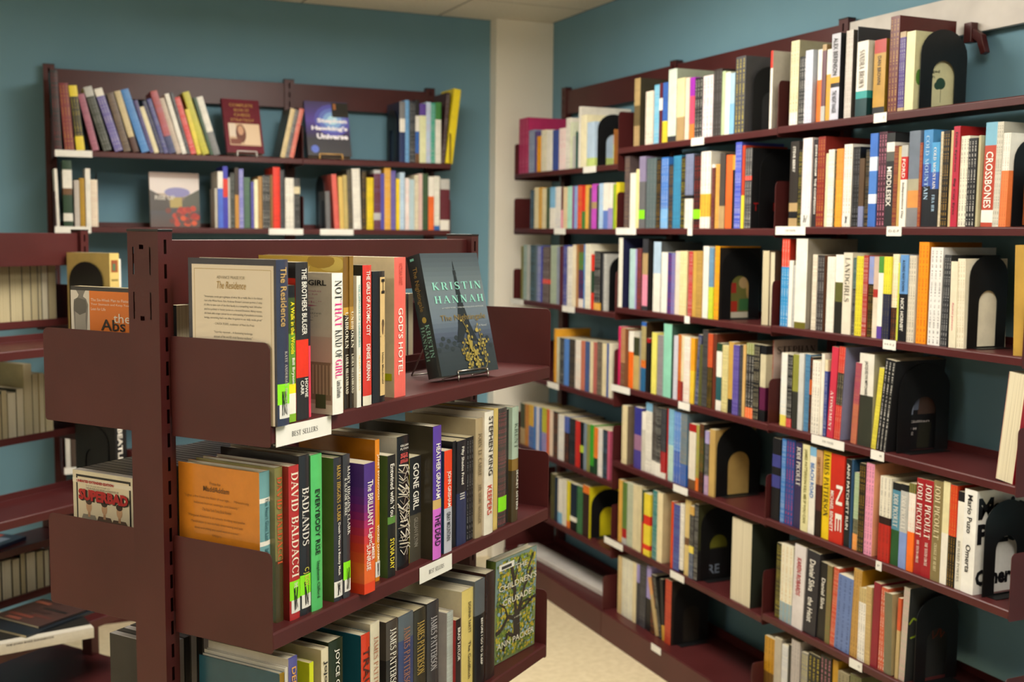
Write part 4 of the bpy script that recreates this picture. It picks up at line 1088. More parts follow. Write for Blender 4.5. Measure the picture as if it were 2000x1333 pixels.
# ------------------------------------------------------------------ serif capitals drawn from thick stems, thin bars and bowls
def serif_glyph(ch):
    T, t, sw, st = .17, .055, .075, .045; P = []
    def bar(x0, y0, x1, y1, w):
        dx, dy = x1-x0, y1-y0; l = math.hypot(dx, dy) or 1; nx, ny = -dy/l*w/2, dx/l*w/2
        P.append([(x0+nx, y0+ny), (x0-nx, y0-ny), (x1-nx, y1-ny), (x1+nx, y1+ny)])
    def rc(x0, y0, x1, y1): P.append([(x0, y0), (x1, y0), (x1, y1), (x0, y1)])
    def stem(x, w=T, b=True, a=True):
        rc(x, 0, x+w, 1)
        if b: rc(x-sw, 0, x+w+sw, st)
        if a: rc(x-sw, 1-st, x+w+sw, 1)
    def arc(cx, cy, rx, ry, a0, a1, T1=T, t1=t, n=12):
        for k in range(n):
            p, q = R(a0+(a1-a0)*k/n), R(a0+(a1-a0)*(k+1)/n)
            P.append([(cx+rx*math.cos(p), cy+ry*math.sin(p)), (cx+rx*math.cos(q), cy+ry*math.sin(q)), (cx+(rx-T1)*math.cos(q), cy+(ry-t1)*math.sin(q)), (cx+(rx-T1)*math.cos(p), cy+(ry-t1)*math.sin(p))])
    W = .7
    if ch == 'A': bar(.06, 0, .36, 1, t); bar(.36, 1, .68, 0, T*.95); rc(.18, .3, .56, .3+t); rc(-.04, 0, .2, st); rc(.52, 0, .84, st); W = .8
    elif ch == 'B': stem(.08); rc(.2, 1-t, .42, 1); rc(.2, .5, .42, .5+t); rc(.2, 0, .42, t); arc(.4, .76, .24, .24, 90, -90); arc(.4, .265, .27, .265, 90, -90); W = .7
    elif ch == 'C': arc(.4, .5, .4, .5, 42, 318); rc(.66, .7, .7, .95); W = .74
    elif ch == 'D': stem(.08); rc(.2, 1-t, .38, 1); rc(.2, 0, .38, t); arc(.36, .5, .42, .5, 90, -90); W = .82
    elif ch in 'EF':
        stem(.08); rc(.2, 1-t, .56, 1); rc(.52, .78, .57, 1); rc(.2, .5, .46, .5+t); rc(.43, .42, .47, .64)
        if ch == 'E': rc(.2, 0, .58, t); rc(.54, 0, .6, .24)
        W = .64
    elif ch == 'G': arc(.4, .5, .4, .5, 42, 330); rc(.56, .05, .56+T, .42); rc(.48, .4, .8, .4+st); W = .82
    elif ch == 'H': stem(.08); stem(.56); rc(.2, .48, .6, .48+t); W = .84
    elif ch == 'I': stem(.09); W = .36
    elif ch == 'J': rc(.2, .2, .2+T, 1); rc(.12, 1-st, .46, 1); arc(.17, .18, .2, .2, 0, -150, T, t); W = .5
    elif ch == 'K': stem(.08); bar(.24, .42, .62, 1, t); bar(.34, .56, .68, 0, T*.95); rc(.5, 1-st, .76, 1); rc(.54, 0, .84, st); W = .82
    elif ch == 'L': stem(.08); rc(.2, 0, .56, t); rc(.52, 0, .58, .28); W = .62
    elif ch == 'M': rc(.1, 0, .1+t, 1); rc(.02, 0, .24, st); stem(.74); bar(.16, 1, .46, .05, T*.9); bar(.46, .05, .8, 1, t); rc(.02, 1-st, .2, 1); W = 1.02
    elif ch == 'N': rc(.1, 0, .1+t, 1); rc(.02, 0, .24, st); rc(.64, 0, .64+t, 1); rc(.54, 1-st, .8, 1); bar(.16, 1, .66, 0, T); rc(.0, 1-st, .2, 1); W = .84
    elif ch == 'O': arc(.42, .5, .42, .5, 0, 360, T, t, 24); W = .86
    elif ch in 'PR':
        stem(.08); rc(.2, 1-t, .4, 1); rc(.2, .45, .4, .45+t); arc(.38, .725, .27, .275, 90, -90); W = .68
        if ch == 'R': bar(.42, .47, .66, 0, T*.95); rc(.56, 0, .8, st); W = .78
    elif ch == 'S': arc(.31, .74, .27, .26, 35, 265, T*.85, t); arc(.31, .26, .29, .27, 85, -145, T*.85, t); bar(.16, .6, .48, .42, T*.95); rc(.5, .74, .54, .98); rc(.04, .02, .08, .26); W = .62
    elif ch == 'T': rc(.28, 0, .28+T, 1); rc(.18, 0, .56, st); rc(0, 1-t, .74, 1); rc(0, .76, .05, 1); rc(.69, .76, .74, 1); W = .76
    elif ch == 'U': rc(.08, .25, .08+T, 1); rc(0, 1-st, .34, 1); rc(.66, .28, .66+t, 1); rc(.56, 1-st, .82, 1); arc(.395, .3, .315, .3, 180, 360, T*.7, t); W = .82
    elif ch == 'V': bar(.1, 1, .4, 0, T*.95); bar(.4, 0, .7, 1, t); rc(-.02, 1-st, .26, 1); rc(.58, 1-st, .82, 1); W = .8
    elif ch == 'W': bar(.08, 1, .3, 0, T*.9); bar(.3, 0, .52, 1, t); bar(.48, 1, .72, 0, T*.9); bar(.72, 0, .94, 1, t); rc(-.04, 1-st, .24, 1); rc(.82, 1-st, 1.06, 1); W = 1.04
    elif ch == 'Y': rc(.3, 0, .3+T, .46); rc(.2, 0, .58, st); bar(.08, 1, .38, .44, T*.9); bar(.4, .44, .68, 1, t); rc(-.04, 1-st, .24, 1); rc(.56, 1-st, .8, 1); W = .78
    elif ch == '&': arc(.3, .27, .28, .27, 0, 360, T*.8, t, 16); arc(.3, .75, .2, .25, 0, 360, T*.7, t, 16); bar(.3, .5, .72, 0, T*.8); W = .76
    elif ch == "'": rc(.05, .7, .15, 1); W = .22
    else: W = .36
    return P, W
def serif_mesh(text, spacing=.06):
    out, x = [], 0
    for ch in text:
        P, W = serif_glyph(ch)
        out += [[(x+a, b) for a, b in p] for p in P]; x += W + spacing
    xs = [a for p in out for a, b in p]; x0, x1 = min(xs), max(xs)
    return [[((a-x0)/(x1-x0), b) for a, b in p] for p in out]
def serif_text(owner, text, color, mapper, name='lettering', spacing=.06):
    b = MB()
    for p in serif_mesh(text, spacing): b.quad([mapper(x, y) for x, y in p])
    o = b.build(name, INK, owner, fix=False); o.color = lin(color); return o
def serif_face(owner, dims, face, text, color, u0, v0, u1, v1, off=.0012, spacing=.06, name='lettering'):
    w, h, d = dims
    return serif_text(owner, text, color, lambda x, y: fpt(face, w, h, d, u0+(u1-u0)*x, v0+(v1-v0)*y, off), name, spacing)
# spines and cards set in serif capitals
SERIF = {'DAVID BALDACCI', 'BADLANDS', 'JODI PICOULT', 'JAMES PATTERSON', 'NOT', 'THAT', 'KIND OF', 'GIRL', 'UNBROKEN', 'LAURA HILLENBRAND', 'COLD MOUNTAIN', 'ATONEMENT', 'LANDGIRLS', 'SANDRA BROWN', 'MARINA KEEGAN',
         'KATE ANDERSEN BROWER', 'JOHN LE CARRE', 'THE NIGHT MANAGER', 'CHANGE OF HEART', 'THE TENTH CIRCLE', 'FRAZIER', 'BEST SELLERS', 'FICTION', 'MARY HIGGINS CLARK', '& ALAFAIR BURKE', 'RICHARD POWERS', 'KRENTZ'}
_keep = []
for t in TEXTS:
    if t[0] in SERIF: serif_text(t[2], t[0], t[1], t[3], t[4])
    else: _keep.append(t)
TEXTS[:] = _keep

# ------------------------------------------------------------------ printed back covers of the near books
r, dm, bu = BOOKS['Ma', 0]
art(r, dm, 'left', [rect('#e4d9c6', .045, .0, .975, .962)] + stroke('#b49a5c', [(.075, .0), (.075, .935), (.945, .935), (.945, .0)], .005, dm[1]/dm[2]), 'back_cover_panel')
face_text(r, dm, 'left', 'ADVANCE PRAISE FOR', '#8c8066', .34, .876, .66, .894, bold=0)
face_text(r, dm, 'left', 'The Residence', '#b0904a', .34, .815, .67, .86, bold=0, shear=.25)
LINES = ['"Americans rarely get a glimpse of what life is really like in the fabled', 'that is the White House. Kate Andersen Brower\'s intimate portrait of what', 'it\'s like to take care of the first family is a compelling read. Whether', 'you\'re a political or history junkie or a devoted Downton Abbey viewer,', 'this book adds unique context to our understanding of presidents as humans', 'beings, something that\'s not often forgotten in our daily media grind."']
for k, l in enumerate(LINES): face_text(r, dm, 'left', l, '#4e4a42', .19, .756-.026*k, .85, .772-.026*k, bold=0)
face_text(r, dm, 'left', '- CHUCK TODD, moderator of Meet the Press', '#6a6456', .3, .592, .76, .607, bold=0)
for k, l in enumerate(['"Superbly reported ... A fascinating backstage', 'account of the world\'s most famous residence."', '- JUDY WOODRUFF, author of PBS NewsHour', 'and former White House correspondent for NBC News,']): face_text(r, dm, 'left', l, '#4e4a42', .3-.02*(k > 1), .54-.026*k-.012*(k > 1), .74+.04*(k > 1), .556-.026*k-.012*(k > 1), bold=0)
r, dm, bu = BOOKS['Ma', 2]
art(r, dm, 'left', [rect('#2b2829', 0, .62, 1, 1), rect('#d4301c', 0, 0, 1, .9), rect('#2b2829', 0, .86, 1, 1), rect('#cf2f1d', .8, .2, 1, .9), rect('#1f1d1e', .2, .1, .78, .82)], 'back_cover')
r, dm, bu = BOOKS['Ma', 4]
room = [rect('#d9cfc6', 0, 0, 1, .55), rect('#c9b4a8', 0, .36, 1, .55), rect('#b9a99a', 0, 0, 1, .2), rect('#d8d2c2', .0, 0, 1, .07), rect('#5c7c34', .05, .12, .48, .36), rect('#4a4436', .02, .33, .5, .37), rect('#d8d0bc', .3, .44, .52, .53), rect('#cdbf9c', .37, .33, .43, .44), rect('#8a7a66', .56, .1, .98, .37), rect('#6a5c4c', .62, .12, .66, .36)]
room += [rect('#b8a890', .58+.055*k, .14, .6+.055*k, .35) for k in range(8)] + [rect('#4a5a3c', .74, .04, .9, .14), rect('#c8cc1a', .1, .09, .38, .19)]
art(r, dm, 'left', room, 'back_cover_photo')
face_text(r, dm, 'left', 'KIND OF GIRL', '#201e1e', .05, .91, .92, .95, bold=.03)
for k in range(9): face_text(r, dm, 'left', ['it is creative that makes', 'the writing which is full', 'but won\'t expect them', 'new book."', '', 'deep wrenching, these', 'are to the creative', 'Dunham."', ''][k] or '.', ['#b0607a', '#6a6660'][k > 4], .06, .865-.026*k, .84-.06*(k % 3), .88-.026*k, bold=0)
face_text(r, dm, 'left', 'DUNHAM', '#c23a60', .08, .585, .5, .607)
r, dm, bu = BOOKS['Ma', 5]
art(r, dm, 'left', [rect('#c8a840', 0, .0, 1, 1)] + [ell(['#d8c060', '#a8862c', '#e0cc78', '#b89636'][k % 4], .1+.8*((k*.37) % 1), .6+.4*((k*.61) % 1), .16, .05) for k in range(14)], 'cover_clouds')
face_text(r, dm, 'left', 'UNBROKEN', '#ecdca8', .1, .9, .62, .935, shear=.2)
r, dm, bu = BOOKS['Ma', 9]
art(r, dm, 'spine', strips('#d3b47c', .52, .05, .98, .955, 4) + [ell('#4a3a28', .78, .60, .12, .035), ell('#6a5238', .76, .565, .09, .05), rect('#4a2c1c', .54, .5, .98, .508)], 'spine_panel', .0008, bu)
spine_text(r, dm, 'H', '#1c1814', .06, .17, .3, .77, bu+.0006, bold=.01)
spine_text(r, dm, 'Helen Macdonald', '#1c1814', .62, .86, .16, .74, bu+.0006)
r, dm, bu = BOOKS['Ma', 10]
art(r, dm, 'left', [rect('#c8c81c', .84, .12, .97, .17)], 'yellow_sticker')
r, dm, bu = BOOKS['Mb', 0]
face_text(r, dm, 'left', 'Praise for', '#6a4210', .4, .875, .54, .895, bold=0)
face_text(r, dm, 'left', 'MaddAddam', '#5a380c', .32, .83, .64, .865, bold=.005)
for k, l in enumerate(['"Lights a fire from the fears of our age . . . Miraculously', 'balances humor, outrage, and beauty."', '-The New York Times Book Review', '"Margaret Atwood is an utterly thrilling storyteller.', 'MaddAddam is wonderfully entertaining and just', 'about everything you could want in a novel."', '-The Washington Post']):
    a = [.08, .2, .3, .12, .16, .2, .42][k]; face_text(r, dm, 'left', l, '#7a4c14', a, .775-.039*k-.012*(k > 2), 1-a-.04, .797-.039*k-.012*(k > 2), bold=0)
r, dm, bu = BOOKS['Mb', 10]
hair = []; rr = random.Random(4)
for k in range(34):
    v = .86-.8*k/34*1.0; u0 = rr.random()*.2
    hair += stroke(['#d8d0c0', '#b8ae9c', '#8a8074'][k % 3], [(u0, v), (.3+.4*rr.random(), v-.06+.06*rr.random()), (.6+.3*rr.random(), v+.04*(rr.random()-.5)), (.98, v-.08*rr.random())], .03+.05*rr.random(), dm[1]/dm[0])
art(r, dm, 'spine', [h for h in hair if all(.1 < v < .8 for u, v in h[1])], 'spine_photo', .0006, bu)
for l, v in (('GILLIAN', .925), ('FLYNN', .9)): face_text(r, dm, 'spine', l, '#d8d4cc', .2, v, .85, v+.016, .0012, bu)
r, dm, bu = BOOKS['Mc', 0]
face_text(r, dm, 'left', 'ACCLAIM FOR KEVIN KWAN\'S', '#c8c23c', .28, .82, .76, .845)
face_text(r, dm, 'left', 'CRAZY RICH ASIANS', '#c8c23c', .24, .75, .86, .8, bold=.03)
# printed near covers on the wall shelves
r, dm, bu = last('R3a')
art(r, dm, 'right', [ell('#2c4a38', .66, .36, .12, .075), ell('#2c4a38', .58, .33, .08, .05), ell('#3a5a44', .3, .3, .1, .08), ell('#5a8a3c', .12, .42, .08, .1), rect('#6a6a50', .66, .12, .67, .3), rect('#5a6a8a', .4, .1, .44, .2)], 'cover_leaves')
face_text(r, dm, 'right', 'Aged', '#5a5a48', .35, .48, .62, .53); face_text(r, dm, 'right', 'man', '#5a5a48', .28, .42, .5, .45)
r, dm, bu = last('R3e')
face_text(r, dm, 'right', 'Mario', '#101014', .03, .72, 1.0, .93, bold=.05); face_text(r, dm, 'right', 'Puzo', '#101014', .03, .48, .9, .68, bold=.05); face_text(r, dm, 'right', 'Omerta', '#101014', .03, .08, .97, .24, bold=.05)
r, dm, bu = BOOKS['R3f', 7]
for k, l in enumerate('WTZS'): face_text(r, dm, 'right', l, '#b9b6ae', .12, .78-.22*k, .42, .9-.22*k, bold=.02)
r, dm, bu = last('R2d')
serif_face(r, dm, 'right', 'STEPHAN', '#3a3230', .08, .83, .95, .92)

r, dm, bu = BOOKS['R2c', max(k[1] for k in BOOKS if k[0] == 'R2c')-2]
art(r, dm, 'right', [rect('#23201e', 0, 0, 1, .98), rect('#6a6a34', .25, .05, .8, .62), rect('#a8301f', .3, .05, .45, .25), ell('#b09468', .6, .5, .12, .08), rect('#9c2c24', .3, .36, .42, .5), ell('#b8965c', .72, .42, .06, .14), rect('#3a6a3c', .5, .12, .74, .28), rect('#c8c0ac', .3, .02, .78, .1)], 'cover_picture')
r, dm, bu = BOOKS['R3d', max(k[1] for k in BOOKS if k[0] == 'R3d')-1]
art(r, dm, 'right', [rect('#18181a', 0, 0, 1, 1), rect('#5a6478', .2, .45, .8, .8), rect('#4a3a34', .55, .4, .9, .8), rect('#8a96ac', .2, .4, .45, .52), rect('#2a2a22', .6, .02, .85, .3)], 'cover_picture')
for l, v, x1 in (('by Gillian', .3, .8), ('JOHN M', .22, .55), ('OF THE', .17, .5), ('MAN', .12, .45)): face_text(r, dm, 'right', l, '#b8b4b0', .2, v, x1, v+.035, .0014)
r, dm, bu = BOOKS['R3f', max(k[1] for k in BOOKS if k[0] == 'R3f')]
art(r, dm, 'right', stroke('#8aa02c', [(.02, .62), (.1, .68), (.2, .64), (.24, .55), (.16, .48), (.06, .47)], .03, 1.5) + stroke('#8a3a24', [(.4, .42), (.5, .58), (.52, .42), (.6, .46), (.66, .56), (.68, .42), (.78, .5)], .012, 1.5), 'cover_print')
r, dm, bu = BOOKS['R2b', max(k[1] for k in BOOKS if k[0] == 'R2b')]
face_text(r, dm, 'right', 'T', '#9c1c1c', .04, .22, .14, .32); face_text(r, dm, 'right', 'ME', '#9c1c1c', .42, .22, .7, .32)
r, dm, bu = BOOKS['R2f', max(k[1] for k in BOOKS if k[0] == 'R2f')-1]
art(r, dm, 'right', [rect('#1a1a1c', 0, 0, 1, .4), rect('#6a6a24', .2, .42, .9, .66)], 'cover_print'); face_text(r, dm, 'right', 'RE', '#7a8698', .3, .08, .62, .2, .0012)
# ------------------------------------------------------------------ books shown face out
def face_out(B, adeg, ldeg, t, w, h, bands, cc, label, hard=True, spine_bands=None, name='book'):
    a, l = R(adeg), R(ldeg); n = Vector((math.cos(a), math.sin(a), 0)); z = Vector((0, 0, 1)); rr = (-n).cross(z); up = math.cos(l)*z - math.sin(l)*n; nn = rr.cross(up); o = Vector(B) - t*nn
    M4 = Matrix(((nn.x, rr.x, up.x, o.x), (nn.y, rr.y, up.y, o.y), (nn.z, rr.z, up.z, o.z), (0, 0, 0, 1)))
    return make_book(None, 0, 0, t, h, 0, 0, w, [(1.0, lin(bands))], lin(cc), None, 'h' if hard else '', [], label, 'books shown face out', 900, True, M4=M4), M4
def wire_stand(M4, t, w, label, material=WIRE, lift=.013, wr=.0016, zfloor=None):
    # a bent-wire easel under a face-out book: two hooks in front, a base loop and a sloping back
    b = MB(); a0, a1 = w*.26, w*.78; inv = M4.inverted()
    r = empty('wire_book_stand', M4.copy())
    def W(p): return p
    down = inv.to_3x3() @ Vector((0, 0, -1)); g = (lift) 
    for y in (a0, a1):
        f = Vector((t+.004, y, .006)); f0 = Vector((t+.004, y, -.0022)); bk = Vector((-.004, y, -.0022)); tp = Vector((-.004, y, .10)); lg = bk + Vector((0, 0, 0)); ft = tp + Vector((-.055, 0, -.02))
        b.tube([f, f0, bk, tp], wr)
        b.tube([f0, f0+down*g], wr); 
    b.tube([(t+.004, a0, .006), (t+.004, a1, .006)], wr)
    b.tube([(-.004, a0, .10), (-.004, a1, .10)], wr)
    foot = Vector((-.004, (a0+a1)/2, .10)) + down*.11 + inv.to_3x3() @ Vector((0, 0, 0)) 
    o = b.build('wire_frame', material, r, smooth=True)
    b = MB()
    n_h = Vector((-1, 0, 0)); back = (inv.to_3x3() @ (M4.to_3x3() @ Vector((-1, 0, 0))).to_2d().to_3d().normalized())
    for y in (a0, a1): p = Vector((-.004, y, .10)); zt = (M4 @ p).z - zfloor; b.tube([p, p + down*zt*.995 + back*.06], wr)
    b.tube([Vector((-.004, a0, .10)) + down*((M4 @ Vector((-.004, a0, .10))).z-zfloor)*.995 + back*.06, Vector((-.004, a1, .10)) + down*((M4 @ Vector((-.004, a1, .10))).z-zfloor)*.995 + back*.06], wr)
    b.build('rear_leg', material, r, smooth=True)
    return tag(r, label, 'book stand', 'wire book stands')
def grad(stops, n=26, face_u=(0, 1)):
    out = []
    for k in range(n):
        v = (k+.5)/n; 
        for (v0, c0), (v1, c1) in zip(stops, stops[1:]):
            if v0 <= v <= v1: q = (v-v0)/(v1-v0); break
        c = '#' + ''.join('%02x' % round(int(c0[1+2*j:3+2*j], 16)*(1-q)+int(c1[1+2*j:3+2*j], 16)*q) for j in range(3))
        out.append(rect(c, face_u[0], k/n, face_u[1], (k+1)/n))
    return out
(r, dm, bu), M4 = face_out((.7494, 1.9945, 1.225), -64.5, 14.9, .036, .163, .24, '#2f3538', '#3c4448', 'dark night-blue hardback with teal capitals propped face out on the best-seller bookcase')
asp = dm[1]/dm[2]
polys = grad([(0, '#2c3335'), (.2, '#343b3f'), (.3, '#454e60'), (.45, '#66727e'), (.7, '#6d7a7f'), (1, '#465056')])
polys += [ell('#2e3538', .04+.045*k, .21+.022*((k*7) % 5), .035, .02, 9, k) for k in range(21)]
tw = '#23282b'
polys += [(tw, [(.525, .93), (.53, .93), (.54, .86), (.515, .86)]), (tw, [(.505, .855), (.55, .855), (.555, .82), (.5, .82)]), (tw, [(.508, .82), (.547, .82), (.575, .6), (.485, .6)]), (tw, [(.48, .6), (.58, .6), (.585, .58), (.475, .58)]), (tw, [(.485, .58), (.575, .58), (.64, .4), (.43, .4)]), (tw, [(.43, .4), (.64, .4), (.72, .26), (.6, .26), (.535, .34), (.45, .26), (.36, .26)])]
art(r, dm, 'right', polys, 'cover_picture')
vine = []; rr_ = random.Random(7); gold = '#9a883e'
for base, top_, bend, hgt in ((.47, .50, .05, .26), (.55, .53, -.05, .41), (.63, .60, .06, .2), (.66, .74, -.05, .37), (.74, .84, .04, .24)):
    pts = [(base+(top_-base)*k/9+bend*math.sin(k*.75), .015+hgt*k/9) for k in range(10)]
    vine += stroke(gold, pts, .008, asp)
    for q, (u, v) in enumerate(pts[1:]):
        for sgn in (-1, 1):
            if rr_.random() < .82: vine.append(ell(['#a8964a', '#8c7a32', '#9a883e'][rr_.randrange(3)], u+sgn*(.022+.014*rr_.random()), v+.014*rr_.random(), .012+.008*rr_.random(), .008+.007*rr_.random(), 7, rr_.random()*3))
vine += [ell(gold, .56, .225, .026, .045, 9), (gold, [(.53, .26), (.52, .3), (.555, .265), (.6, .255), (.585, .21)]), (gold, [(.59, .2), (.66, .17), (.64, .13), (.6, .14)]), ell('#a8964a', .71, .345, .028, .018, 9)]
art(r, dm, 'right', vine, 'gilt_vine', .0022)
serif_face(r, dm, 'right', 'KRISTIN', '#8fd2c0', .1, .695, .95, .757, .0026, .22); serif_face(r, dm, 'right', 'HANNAH', '#8fd2c0', .1, .585, .955, .645, .0026, .22)
face_text(r, dm, 'right', '#1 NEW YORK TIMES BESTSELLING AUTHOR', '#b8bcb8', .2, .537, .93, .55, .0026, bold=0)
face_text(r, dm, 'right', 'The Nightingale', '#85703a', .14, .425, .93, .487, .0026, bold=0); face_text(r, dm, 'right', 'A Novel', '#b8bcb8', .78, .375, .92, .392, .0026, bold=0)
spine_text(r, dm, 'The Nightingale', '#94783a', .1, .46, .4, .5, bu, bold=0); 
serif_text(r, 'KRISTIN', '#7fb4a8', lambda x, y: fpt('spine', *dm, .68+(y-.5)*.28, 1-(.57+.27*x), .0008, bu), 'spine_lettering'); serif_text(r, 'HANNAH', '#7fb4a8', lambda x, y: fpt('spine', *dm, .3+(y-.5)*.28, 1-(.58+.28*x), .0008, bu), 'spine_lettering')
art(r, dm, 'spine', [ell('#b5a04a', .55, .47, .16, .025)], 'spine_bird', .0008, bu); art(r, dm, 'spine', [rect('#7fc8bc', .3, .955, .6, .975)], 'publisher_mark', .0008, bu)
wire_stand(M4, .036, .163, 'bent steel wire stand holding the dark night-blue hardback', zfloor=1.2115)
(r, dm, bu), M4 = face_out((.9131, 2.1142, .588), -57.5, -1.0, .025, .16, .225, '#5a6a30', '#6a7a38', 'hardback with a branching tree in yellow-green leaves, face out on the lowest best-seller shelf')
rr_ = random.Random(11); asp = dm[1]/dm[2]
leaves = [rect('#78865a', 0, 0, 1, 1), rect('#7a8f8c', 0, .55, 1, 1)] + [ell(['#8a9a34', '#b4a83a', '#70843a', '#c0a63a', '#86a0b0', '#5c7434', '#4c5a30'][rr_.randrange(7)], rr_.random()*.92+.04, rr_.random()*.94+.03, .014+.018*rr_.random(), .009+.012*rr_.random(), 6, rr_.random()) for k in range(1500)]
br = '#3a322c'
for pts, wd in (([(.52, 0.14), (.52, .3), (.5, .42)], .16), ([(.5, .4), (.46, .55), (.44, .72), (.34, .95)], .07), ([(.52, .4), (.62, .52), (.7, .66), (.88, .8)], .06), ([(.5, .36), (.3, .42), (.14, .32), (.02, .3)], .06), ([(.52, .42), (.72, .44), (.9, .5), (1.0, .5)], .04), ([(.56, .4), (.66, .5), (.8, .5), (.88, .47)], .03), ([(.5, .18), (.3, .26), (.2, .1)], .05), ([(.44, .7), (.5, .85), (.56, .96)], .03), ([(.45, .66), (.3, .72), (.15, .7)], .025), ([(.7, .66), (.76, .8), (.9, .95)], .025), ([(.3, .42), (.22, .52), (.08, .58)], .025)):
    leaves += stroke(br, pts, wd, asp)
leaves += [rect('#e0ded6', .06, .895, .42, .955), rect('#3a3a3a', .12, .905, .36, .935)]
o = art(r, dm, 'right', leaves, 'cover_tree', base=.0003, STEP=.0000012)
W_ = '#d8d4c0'
face_text(r, dm, 'right', 'THE', W_, .45, .855, .74, .905, .0032); face_text(r, dm, 'right', 'CHILDREN\'S', W_, .06, .695, .98, .755, .0032); face_text(r, dm, 'right', 'CRUSADE', W_, .16, .545, .86, .605, .0032); face_text(r, dm, 'right', 'A NOVEL', W_, .44, .375, .62, .39, .0032, bold=0); face_text(r, dm, 'right', 'ANN PACKER', W_, .04, .14, .95, .2, .0032)
(r, dm, bu), M4 = face_out((.80, 4.50, 1.797), -81.7, 16.7, .022, .15, .222, '#56202c', '#6e2836', 'maroon book with gold title and a sepia photograph, propped on the top back-wall shelf')
art(r, dm, 'right', [rect('#c8a888', .1, .14, .94, .55), rect('#e0c4a4', .5, .16, .93, .54), rect('#dccbb8', .11, .3, .3, .54), ell('#6a3c2c', .42, .36, .14, .17), ell('#c89878', .42, .42, .08, .09), rect('#7a4030', .12, .16, .4, .26)], 'cover_photo')
for l, v, a in (('COMPLETE', .86, .18), ('BOOK OF', .77, .3), ('CHESS', .68, .28), ('STRATEGY', .585, .18)): face_text(r, dm, 'right', l, '#b08440', a, v, 1-a, v+.055)
wire_stand(M4, .022, .15, 'white plastic-coated wire stand under the maroon book', WHITEPLASTIC, zfloor=1.781, wr=.0024)
(r, dm, bu), M4 = face_out((1.118, 4.50, 1.797), -92, 19, .03, .178, .235, '#2a2838', '#2c2a38', 'violet and black astronomy hardback propped face out beside the divider')
art(r, dm, 'right', grad([(0, '#39383c'), (.3, '#36343c'), (.42, '#3c3060'), (.65, '#5c48a0'), (1, '#4a4268')], 18) + [ell(c, .62, .66, a, a*.7, 18) for c, a in (('#5a58b0', .42), ('#6a7cc8', .32), ('#86aee0', .22), ('#b8e0f0', .12))] + [rect('#24221c', .62, .72, 1.0, .99), rect('#a86a3c', .66, .86, .72, .97), ell('#5a70c8', .17, .12, .09, .07)], 'cover_nebula')
for l, v, a in (('Stephen', .585, .26), ('Hawking\'s', .445, .12), ('Universe', .305, .23)): face_text(r, dm, 'right', l, '#f0ecf4', a, v, .95, v+.1, .0026, bold=.05)
wire_stand(M4, .03, .178, 'low wood-coloured stand under the violet astronomy hardback', mat('pale_wood_stand', .6, color='#c49a58')[0], zfloor=1.781, wr=.003)
(r, dm, bu), M4 = face_out((.516, 4.56, 1.505), -84, 4, .016, .19, .212, '#8a7a60', '#5c5a54', 'square softcover with a valley landscape and red flowers on the second back-wall shelf', hard=False)
rr_ = random.Random(3)
art(r, dm, 'right', grad([(0, '#5a4640'), (.3, '#4c4a4e'), (.5, '#6a5c50'), (.62, '#cbb7a8'), (1, '#b8a096')], 18) + [rect('#ded2cc', .0, .62, 1, .9), ell('#8a86b8', .55, .64, .26, .09), ('#4c4440', [(0, .3), (0, .68), (.35, .52), (.42, .3)]), ('#5a5a50', [(.6, .3), (.7, .55), (1, .7), (1, .3)]), rect('#b09c5c', .4, .36, .64, .55)] + [ell(['#c0402a', '#a83028', '#d8562c', '#7a3a30'][k % 4], .35+.6*rr_.random(), .05+.3*rr_.random(), .06, .05, 8) for k in range(30)], 'cover_landscape')
face_text(r, dm, 'right', 'RISE UP', '#d8d0c4', .1, .5, .5, .58)

# ------------------------------------------------------------------ far side of the best-seller bookcase
FM = FR['ML']; rng = random.Random(21)
def far_book(F, s, z, w, h, b, d, color, label, group, fl='', cc=None, cat='book', name='book', ang=0, texts=()):
    return make_book(F, s, z, w, h, ang, b, d, parse_bands(color), lin(cc) if cc else None, None, fl, list(texts), label, group, rng.randrange(9999), True, name=name, cat=cat)
r, dm, bu = far_book(FM, .842, 1.2115, .018, .19, .008, .15, '#3b3a3a', 'orange exercise paperback with a grey figure photo beside the near post', None, cc='#3b3a3a')
art(r, dm, 'right', [rect('#e07c2c', 0, 0, 1, .965), rect('#d8d3cb', 0.0, 0, .3, .965), ('#7d7a76', [(.05, .6), (.04, .8), (.05, .88), (.11, .9), (.13, .925), (.09, .965), (.24, .965), (.21, .93), (.2, .91), (.25, .89), (.28, .84), (.25, .6)]), ('#9a968f', [(.06, .5), (.07, .78), (.24, .8), (.23, .7), (.26, .5)]), ('#5f5c58', [(.05, .78), (.05, .86), (.11, .9), (.24, .88), (.26, .82), (.24, .77), (.14, .745)])], 'cover_photo')
for k, l in enumerate(['The Six-Week Plan to Flatten', 'Your Stomach and Keep You', 'Lean for Life']): face_text(r, dm, 'right', l, '#f2e2d0', .33, .875-.04*k, [.94, .92, .56][k], .9-.04*k, bold=0)
face_text(r, dm, 'right', 'the', '#eee6da', .68, .695, .94, .775, bold=0); face_text(r, dm, 'right', 'Abs', '#2a221c', .48, .62, .86, .72)
PLASTIC = noisy('dark_case_plastic', '#17171a', '#1e1e22', 20, .3)
PALEPLASTIC = noisy('pale_case_plastic', '#b8b4b4', '#c6c2c0', 20, .3)
